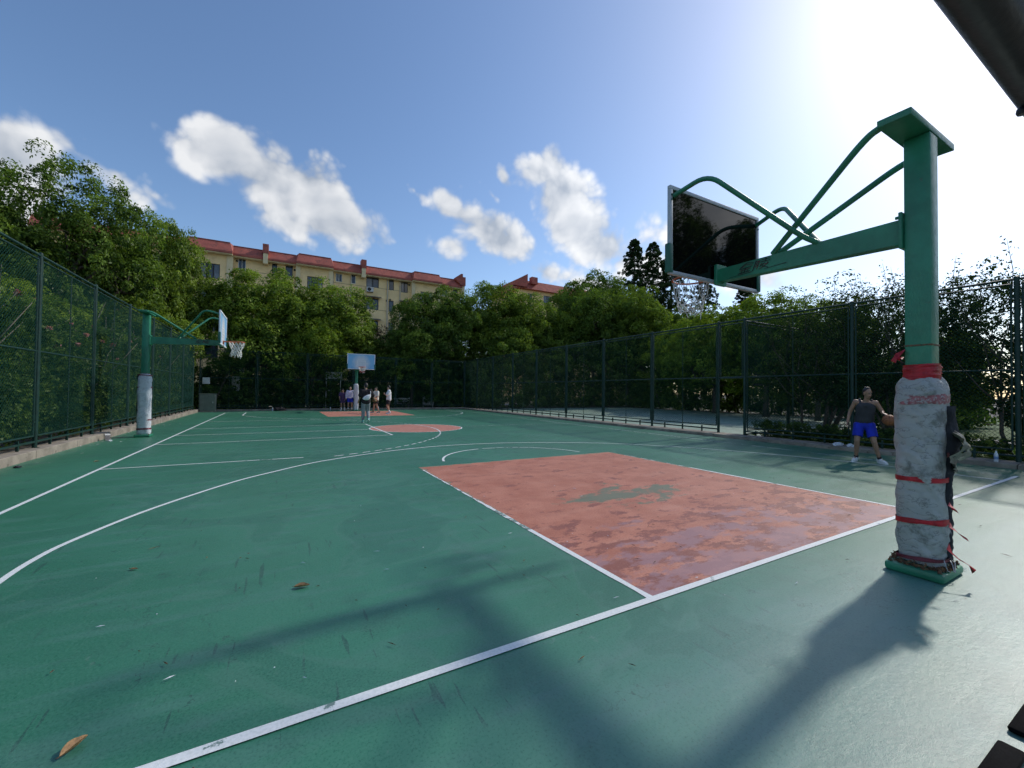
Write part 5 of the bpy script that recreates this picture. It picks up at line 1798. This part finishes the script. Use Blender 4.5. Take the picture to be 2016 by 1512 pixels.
    remeshed(t, bottom['name'], voxel, 3, MAT[bottom['mat']], p)
    # socks and shoes
    for k in ('r', 'l'):
        an, to = V['a' + k], V['t' + k]
        if shoes.get('sock'):
            sk = MB(); kn = V['k' + k]
            cap(sk, an, an.lerp(kn, shoes.get('sock_h', .16)), .044, .047)
            sk.build('sock', MAT[shoes['sock']], p, smooth=True)
        d = to - an; fl = Vector((d.x, d.y, 0)).normalized()
        pitch = shoes.get('pitch_' + k, 0)
        sh = MB()
        dv = (fl * math.cos(pitch) - Vector((0, 0, 1)) * math.sin(pitch))
        upv = (Vector((0, 0, 1)) * math.cos(pitch) + fl * math.sin(pitch))
        c = an - Vector((0, 0, .0))
        cap(sh, c + dv * -.015 - upv * .035, c + dv * .12 - upv * .042, .046, .040)
        cap(sh, c + dv * .06 - upv * .050, c + dv * .175 - upv * .055, .040, .030)
        cap(sh, c - dv * .02 - upv * .005, c + dv * .03 - upv * .02, .050, .046)
        remeshed(sh, 'shoe', .009, 3, MAT[shoes['mat']], p)
        so = MB()
        n = fl.cross(Vector((0, 0, 1))).normalized()
        outl = []
        for j in range(16):
            a = 2 * math.pi * j / 16
            w = .047 if math.cos(a) > 0 else .040
            outl.append(c + dv * (.075 + .145 * math.cos(a)) + n * w * math.sin(a) - upv * .082)
        so.add(outl + [q + upv * .022 for q in outl], [tuple(range(15, -1, -1)), tuple(range(16, 32))] + [(j, (j + 1) % 16, 16 + (j + 1) % 16, 16 + j) for j in range(16)])
        so.build('sole', MAT['shoe_white' if shoes['mat'] != 'shoe_white' else 'frame_white'], p)
    return p

MAT['ball'] = simple('worn_orange_leather', (.28, .095, .035), .6, var=.25, scale=20, bmp=.35, bscale=160)
def basketball(c, label, r=.121):
    o = empty('basketball', c, .4, label=label, cat='basketball', group='basketballs')
    MB().ball((0, 0, 0), r, 28, 18).build('ball_cover', MAT['ball'], o, smooth=True)
    sm = MB()
    R2 = r * 1.002
    ring = lambda f: [f(2 * math.pi * k / 40) for k in range(40)]
    for f in (lambda a: (R2 * math.cos(a), R2 * math.sin(a), 0), lambda a: (R2 * math.cos(a), 0, R2 * math.sin(a)),
              lambda a: tuple(Vector((math.cos(a) * .8, math.sin(a), .75 * math.cos(2 * a) * .6 + .0)).normalized() * R2),
              ):
        sm.tube(ring(f), r * .018, 5, closed=True)
    sm.build('seam', MAT['black'], o, smooth=True)
    return o

# man at the right, dribbling: faces the viewer, looks to his left
MX, MY = 6.71, 2.09
to_cam = math.atan2(-(CAM.x - MX), CAM.y - MY)     # heading that turns +y towards the viewer
mp = dict(pelvis=(.01, 0, .88), chest=(-.02, .045, 1.215), neck=(-.03, .07, 1.385), head=(-.05, .11, 1.53), face=(-.62, .75, -.2),
          sr=(.175, .03, 1.345), sl=(-.21, .05, 1.325), er=(.285, -.03, 1.11), wr=(.33, .09, .885), palm_r=(-1, .2, 0),
          el=(-.33, .02, 1.13), wl=(-.325, .17, 1.11), palm_l=(0, .1, -1), hdl=(-.55, .8, -.15), curl=.28,
          hr=(.11, 0, .86), hl=(-.09, 0, .86), kr=(.15, .11, .475), kl=(-.17, .10, .475), ar=(.17, -.03, .085), al=(-.275, .0, .085), tr=(.23, .13, .03), tl=(-.38, .12, .03))
man = person((MX, MY, 0), to_cam, mp, dict(name='tank_top', mat='tank', tank=True, slack=.018, hem=.82), dict(name='shorts', mat='blue_shorts', len=.74, flare=.006),
             dict(mat='shoe_white', sock='black_cloth', sock_h=.10), 'man in dark tank top and blue shorts dribbling a ball beside the near pole', 'skin_tan', .0085, 1.77, hair=.55)
bl = Matrix.Rotation(to_cam, 4, 'Z') @ Vector((-.395, .27, .965)) * (1.77 / 1.75)
basketball((MX + bl.x, MY + bl.y, bl.z), 'brown basketball under the hand of the man in the tank top')

# the group under the far hoop
G4 = 'players at the far hoop'
bagp = dict(chest=(.0, .02, 1.30), neck=(0, .03, 1.46), head=(-.01, .055, 1.61), face=(-.35, .9, -.1), er=(.32, .05, 1.14), wr=(.42, .22, .98), palm_r=(-.5, .5, .7), hdr=(.5, .8, -.25), el=(-.25, .0, 1.14), wl=(-.30, .16, .93),
            kr=(.10, .10, .50), ar=(.11, -.13, .16), tr=(.13, .03, .05), kl=(-.10, .03, .50), al=(-.10, .05, .085), tl=(-.12, .24, .03))
person((-1.33, 17.85, 0), R(-4), bagp, dict(name='t_shirt', mat='black_cloth', sleeve=.75, slack=.035, hem=.82), dict(name='trousers', mat='grey_cloth', len=1.9),
       dict(mat='shoe_mint', pitch_r=.75), 'person in black t-shirt and grey trousers walking away, white sling bag on the back', group=G4, height=1.82)
sb = empty('sling_bag', (-1.33, 17.85, 0), R(-4), label='white crescent sling bag across the back of the person in black', cat='bag')
vs, fs = [], []
for j in range(17):                                            # crescent body, slung low on the left
    t = j / 16
    ang_ = R(28)
    u = -.20 + .40 * t
    wid = .115 * math.sin(math.pi * min(max(t * .96 + .02, 0), 1)) ** .7
    for i in range(10):
        a = 2 * math.pi * i / 10
        x = u * math.cos(ang_) - (wid * math.cos(a) - .045 * math.sin(math.pi * t)) * math.sin(ang_)
        z = u * math.sin(ang_) + (wid * math.cos(a) - .045 * math.sin(math.pi * t)) * math.cos(ang_)
        vs.append((x + .015, -.200 - .055 * math.sin(a) * (wid / .115), z + 1.19))
for j in range(16):
    for i in range(10):
        fs.append((j * 10 + i, j * 10 + (i + 1) % 10, (j + 1) * 10 + (i + 1) % 10, (j + 1) * 10 + i))
MB().add(vs, fs + [tuple(range(9, -1, -1)), tuple(160 + i for i in range(10))]).build('bag_body', MAT['white_cloth'], sb, smooth=True)
MB().tube([(.18, -.18, 1.29), (.19, -.13, 1.42), (.13, .02, 1.53), (.03, .12, 1.47)], .016, 6).build('strap', MAT['white_cloth'], sb, smooth=True)
basketball((-.86, 18.22, 1.03), 'basketball carried by the person with the white sling bag')

person((-.36, 29.55, 0), R(178), dict(el=(-.24, -.02, 1.13), er=(.24, -.02, 1.13)), dict(name='long_sleeve_top', mat='lilac', sleeve=1.85, slack=.03, hem=.86), dict(name='shorts', mat='blue_shorts', len=.72, flare=.01),
       dict(mat='shoe_dark', sock='white_cloth', sock_h=.3), 'person in pale long-sleeved top and blue shorts standing beside the far pole', group=G4)
person((-.80, 29.85, 0), R(165), dict(pelvis=(0, 0, .93), chest=(0, .08, 1.24), neck=(0, .15, 1.39), head=(0, .20, 1.53), sr=(.185, .10, 1.34), sl=(-.185, .10, 1.34), er=(.24, .12, 1.08), el=(-.24, .12, 1.08), wr=(.20, .26, .90), wl=(-.20, .26, .90), face=(0, .8, -.6)),
       dict(name='t_shirt', mat='purple', sleeve=.6, slack=.03, hem=.86), dict(name='shorts', mat='purple', len=.75, flare=.01), dict(mat='shoe_white', sock='white_cloth', sock_h=.5),
       'person in dark purple clothes half hidden behind the player in blue shorts', group=G4, height=1.62)
person((.75, 26.0, 0), R(108), dict(kr=(.13, .06, .50), ar=(.22, .08, .085), tr=(.25, .27, .03), kl=(-.14, .02, .50), al=(-.24, -.10, .085), tl=(-.25, .10, .03), face=(-.2, .9, -.1), er=(.27, .08, 1.16), wr=(.22, .30, 1.05), el=(-.26, .05, 1.14), wl=(-.22, .25, .96)),
       dict(name='t_shirt', mat='cream_cloth', sleeve=.8, slack=.045, hem=.80), dict(name='shorts', mat='black_cloth', len=.66, flare=.01), dict(mat='shoe_dark'),
       'person in cream t-shirt and black shorts striding under the far hoop', group=G4, height=1.70)
person((1.28, 24.7, 0), R(75), dict(er=(.24, .10, 1.16), wr=(.06, .24, 1.25), palm_r=(0, -1, 0), el=(-.24, .10, 1.16), wl=(-.06, .24, 1.22), palm_l=(0, -1, 0), kr=(.10, .03, .50), kl=(-.10, .10, .51), al=(-.10, -.06, .12), tl=(-.12, .10, .05), face=(.1, .95, -.15)),
       dict(name='t_shirt', mat='white_cloth', sleeve=.8, slack=.045, hem=.80), dict(name='shorts', mat='black_cloth', len=.78, flare=.01), dict(mat='shoe_white', sock='white_cloth', sock_h=.22, pitch_l=.3),
       'person in white t-shirt and black shorts with folded arms, rightmost of the far group', group=G4, height=1.80, hair=1.2)
man.scale = (man.scale[0] * .90, man.scale[1], man.scale[2])
# ------------------------------------------------------------------ small things
MAT['cabinet'] = simple('grey_green_cabinet_paint', (.16, .18, .145), .55, var=.15, scale=3, col2=(.10, .11, .09))
MAT['clear'] = simple('pale_plastic', (.62, .66, .68), .25, var=.15, scale=20)
MAT['water_label'] = simple('blue_bottle_label', (.12, .22, .42), .4, var=.15, scale=20)
MAT['bag_plastic'] = simple('crumpled_white_plastic', (.66, .69, .72), .35, var=.15, scale=12, bmp=.8, bscale=30)
MAT['dead_leaf'] = simple('dry_leaf', (.36, .215, .10), .75, var=.35, scale=30, col2=(.14, .07, .03), bmp=.5, bscale=60)
MAT['carton'] = simple('grey_carton', (.28, .24, .24), .7, var=.2, scale=20, col2=(.5, .46, .44))
MAT['steel'] = simple('chrome_latch', (.6, .6, .6), .3, metal=.9, var=.1, scale=10)
MAT['sign_white'] = simple('notice_paper', (.62, .62, .60), .7, var=.15, scale=6, col2=(.28, .28, .28), wthr=.57)
MAT['green_pad'] = simple('green_post_padding', (.012, .14, .055), .55, var=.2, scale=3)
MAT['bottle_white'] = simple('white_plastic', (.70, .72, .74), .4, var=.1, scale=10)

cb = empty('electrical_cabinet', (-8.75, 30.25, 0), 0, label='grey-green metal cabinet standing in the back left corner of the court', cat='cabinet')
MB().bbox(-.42, .42, -.25, .25, .05, 1.12, .012).build('casing', MAT['cabinet'], cb, smooth='auto')
MB().bbox(-.45, .45, -.28, .28, 1.122, 1.16, .006).build('lid', MAT['cabinet'], cb)
MB().bbox(-.38, .38, -.258, -.251, .10, 1.07, .003).build('door', MAT['cabinet'], cb)
MB().bbox(.26, .30, -.285, -.26, .55, .66, .005).build('latch', MAT['steel'], cb)
MB().bbox(-.44, .44, -.27, .27, .001, .049, .006).build('plinth', MAT['concrete'], cb)
sg = empty('meter_box', (-8.95, 30.9, 1.78), 0, label='small pale box fixed to the fence above the grey-green cabinet', cat='box')
MB().bbox(-.19, .19, -.10, .0, 0, .42, .01).build('casing', MAT['acwhite'], sg)
MB().bbox(-.15, .15, -.108, -.102, .05, .37, .003).build('door', MAT['sign_white'], sg)

def bottle(x, y, z, label, s=1.0, name='plastic_bottle'):
    o = empty(name, (x, y, z), 0, label=label, cat='bottle', group='bottles at the court edge')
    o.scale = (s, s, s)
    MB().lathe([(.030, 0), (.033, .01), (.033, .14), (.030, .155), (.015, .195), (.013, .205)], 14).build('bottle_body', MAT['clear'], o, smooth='auto')
    MB().lathe([(.0338, .055), (.0338, .11)], 14).build('bottle_label', MAT['water_label'], o, smooth='auto')
    MB().lathe([(.0145, .206), (.0145, .222), (.012, .225)], 10).build('bottle_cap', MAT['frame_white'], o, smooth='auto')
bottle(8.72, .52, .10, 'water bottle with blue label on the right kerb, right of the near pole', 1.05)
bottle(-1.55, 30.6, 0, 'small white bottle on the ground left of the far hoop', 1.1)
bottle(1.85, 30.55, 0, 'bottle at the foot of the far fence, right of the far players', 1.3)
bottle(-5.2, 30.5, 0, 'bottle beside the dark bag at the far fence', 1.1)

def crumple(loc, r, mat, name, label, cat, seed, sc=(1, 1, .6)):
    bm = bmesh.new()
    bmesh.ops.create_icosphere(bm, subdivisions=3, radius=1)
    for v in bm.verts:
        d = 1 + .35 * mnoise.noise(v.co * 2.2 + Vector((seed, 0, 0))) + .2 * mnoise.noise(v.co * 5 + Vector((0, seed, 0)))
        v.co = Vector((v.co.x * sc[0], v.co.y * sc[1], max(v.co.z * sc[2], -.35 * sc[2]) + .35 * sc[2])) * r * d
        v.co.z = max(v.co.z, 0.0)
    me = bpy.data.meshes.new(name); bm.to_mesh(me); bm.free()
    o = link(name, me, None, MAT[mat], label=label, cat=cat); o.location = loc
    return o
crumple((8.78, 3.45, .10), .12, 'bag_plastic', 'plastic_bag', 'crumpled clear plastic bag on the right kerb behind the man in the tank top', 'plastic bag', 3, (1.5, .9, .55))
crumple((8.76, 3.15, .10), .09, 'bag_plastic', 'plastic_bag', 'smaller crumpled plastic piece on the right kerb, next to the bigger bag', 'plastic bag', 8, (1.1, .9, .7))
crumple((8.74, 5.6, .10), .06, 'carton', 'paper_scrap', 'crumpled brown paper on the right kerb by the gateway', 'litter', 11)
crumple((-4.75, 30.45, 0), .24, 'black_cloth', 'sports_bag', 'dark sports bag dropped at the foot of the far fence', 'bag', 5, (1.5, .8, .75))
ct = empty('drink_carton', (-9.02, 13.6, 0), R(25), label='small grey drink carton by the left kerb, left of the side hoop', cat='carton')
MB().bbox(-.055, .055, -.035, .035, .0, .15, .004).build('carton_body', MAT['carton'], ct)
MB().add([(-.055, -.035, .15), (.055, -.035, .15), (.055, .035, .15), (-.055, .035, .15), (-.055, 0, .19), (.055, 0, .19)], [(0, 1, 5, 4), (2, 3, 4, 5), (1, 2, 5), (3, 0, 4)]).build('carton_top', MAT['sign_white'], ct)
crumple((-8.9, 13.35, 0), .045, 'bag_plastic', 'paper_scrap', 'scrap of white paper beside the drink carton', 'litter', 21)
crumple((-9.0, 8.95, 0), .05, 'torn', 'paper_scrap', 'dark scrap by the left kerb at the left edge of the view', 'litter', 23)

# fallen leaves: curled blades with a midrib
def fallen_leaf(x, y, rz, L, curl, label, seed):
    o = empty('fallen_leaf', (x, y, .006), R(rz), label=label, cat='leaf', group='dry leaves on the court')
    vs, fs = [], []
    nu, nv = 12, 6
    rg = random.Random(seed)
    for i in range(nu + 1):
        t = i / nu
        w = L * .27 * math.sin(math.pi * min(1, t * .97 + .02)) ** .75 * (1 - .25 * t)
        for j in range(nv + 1):
            s = (j / nv - .5) * 2
            z = curl * (s * s) * w * 1.1 + curl * L * .22 * (t - .45) ** 2 + .003 * mnoise.noise(Vector((t * 6, s * 3, seed)))
            vs.append(((t - .5) * L, s * w * (1 - .2 * curl), max(0, z) + .001))
    for i in range(nu):
        for j in range(nv):
            fs.append((i * (nv + 1) + j, (i + 1) * (nv + 1) + j, (i + 1) * (nv + 1) + j + 1, i * (nv + 1) + j + 1))
    MB().add(vs, fs).build('blade', MAT['dead_leaf'], o, smooth=True)
    MB().tube([(-.62 * L, .004, .008), (-.45 * L, 0, .006), (.45 * L, 0, .006 + curl * L * .05)], [.0016, .0018, .0006], 5).build('midrib', MAT['litter'], o)
fallen_leaf(-5.56, .27, 58, .105, .9, 'dry brown leaf in the lower left corner of the court', 1)
fallen_leaf(-4.67, 1.39, -12, .11, .8, 'curled dry brown leaf in the middle of the green foreground', 2)
fallen_leaf(-5.86, 2.37, -20, .06, .5, 'small yellow leaf inside the curve of the three-point line, left', 3)
fallen_leaf(-8.0, 9.2, 40, .09, .6, 'dry leaf near the left sideline', 4)
# specks and twigs scattered on the near court
rg = random.Random(12)
sp_d, sp_w = MB(), MB()
for k in range(170):
    x, y = rg.uniform(-6.5, 4.5), rg.uniform(-1.3, 4.5) * rg.random() ** .5
    a = rg.uniform(0, 6.28); L = rg.uniform(.004, .03) if rg.random() < .8 else rg.uniform(.03, .06)
    t = Vector((math.cos(a), math.sin(a), 0)); n = Vector((-t.y, t.x, 0))
    c = Vector((x, y, .0135)); w = rg.uniform(.0015, .005)
    tgt = sp_d if rg.random() < .72 else sp_w
    tgt.add([c - t * L, c + n * w, c + t * L, c - n * w, c + Vector((0, 0, .005))], [(0, 3, 4), (3, 2, 4), (2, 1, 4), (1, 0, 4)])
sp_d.build('twig_litter', MAT['litter'], None, label='dark twigs and specks scattered over the near court', cat='litter', kind='stuff')
sp_w.build('paper_litter', MAT['bottle_white'], None, label='tiny white specks scattered over the near court', cat='litter', kind='stuff')
# small litter along the left kerb
sl = MB()
for k in range(60):
    x, y = -9.2 + abs(rg.gauss(0, .35)), rg.uniform(6, 24)
    c = Vector((x, y, .006)); s = rg.uniform(.012, .04); a = rg.uniform(0, 6.28)
    t = Vector((math.cos(a), math.sin(a), .2)); n = Vector((-t.y, t.x, .1))
    sl.add([c - t * s, c + n * s * .5, c + t * s, c - n * s * .5], [(0, 1, 2, 3)])
sl.build('kerb_litter', MAT['sign_white'], None, label='scraps of paper and leaves along the left kerb', cat='litter', kind='stuff')

# things beyond the far fence
def board(x, y, z, w, h, label, n_posts=2):
    o = empty('notice_board', (x, y, 0), 0, label=label, cat='notice board', group='notice boards behind the far fence')
    for s in ((-1, 1) if n_posts == 2 else (0,)):
        MB().tube([(s * w * .42, 0, -.05), (s * w * .42, 0, z + h)], .03, 8).build('post', MAT['acwhite'], o)
    MB().bbox(-w / 2, w / 2, -.045, -.005, z, z + h, .01).build('panel', MAT['acwhite'], o)
    MB().bbox(-w / 2 + .05, w / 2 - .05, -.052, -.046, z + .05, z + h - .05, .002).build('notice_sheet', MAT['sign_white'], o)
board(-1.1, 33.2, 2.35, 1.25, .55, 'pale notice board seen through the far fence, left of the far pole, upper')
board(-1.3, 33.9, .95, 1.0, .55, 'pale low board seen through the far fence, left of the far pole')
board(6.6, 33.1, .25, 1.0, .75, 'low grey board seen through the far fence, right of the players')
board(-7.6, 34.2, .9, .5, 1.5, 'narrow pale board behind the far fence near the cabinet')
def bench(x, y, rz, label):
    o = empty('park_bench', (x, y, -.02), R(rz), label=label, cat='bench', group='benches beyond the courts')
    for k in range(4):
        MB().bbox(-.75, .75, -.2 + k * .11, -.11 + k * .11, .42, .455, .006).build('seat_slat', MAT['acwhite'], o)
    for k in range(3):
        MB().bbox(-.75, .75, .24, .27, .55 + k * .12, .64 + k * .12, .006).build('back_slat', MAT['acwhite'], o)
    for sx in (-.6, .6):
        MB().bbox(sx - .03, sx + .03, -.2, .24, .0, .415, .008).build('leg', MAT['cabinet'], o)
        MB().bbox(sx - .03, sx + .03, .2, .235, .416, .92, .006).build('back_post', MAT['cabinet'], o)
bench(4.4, 33.6, 180, 'pale slatted bench behind the far fence, right of the players')
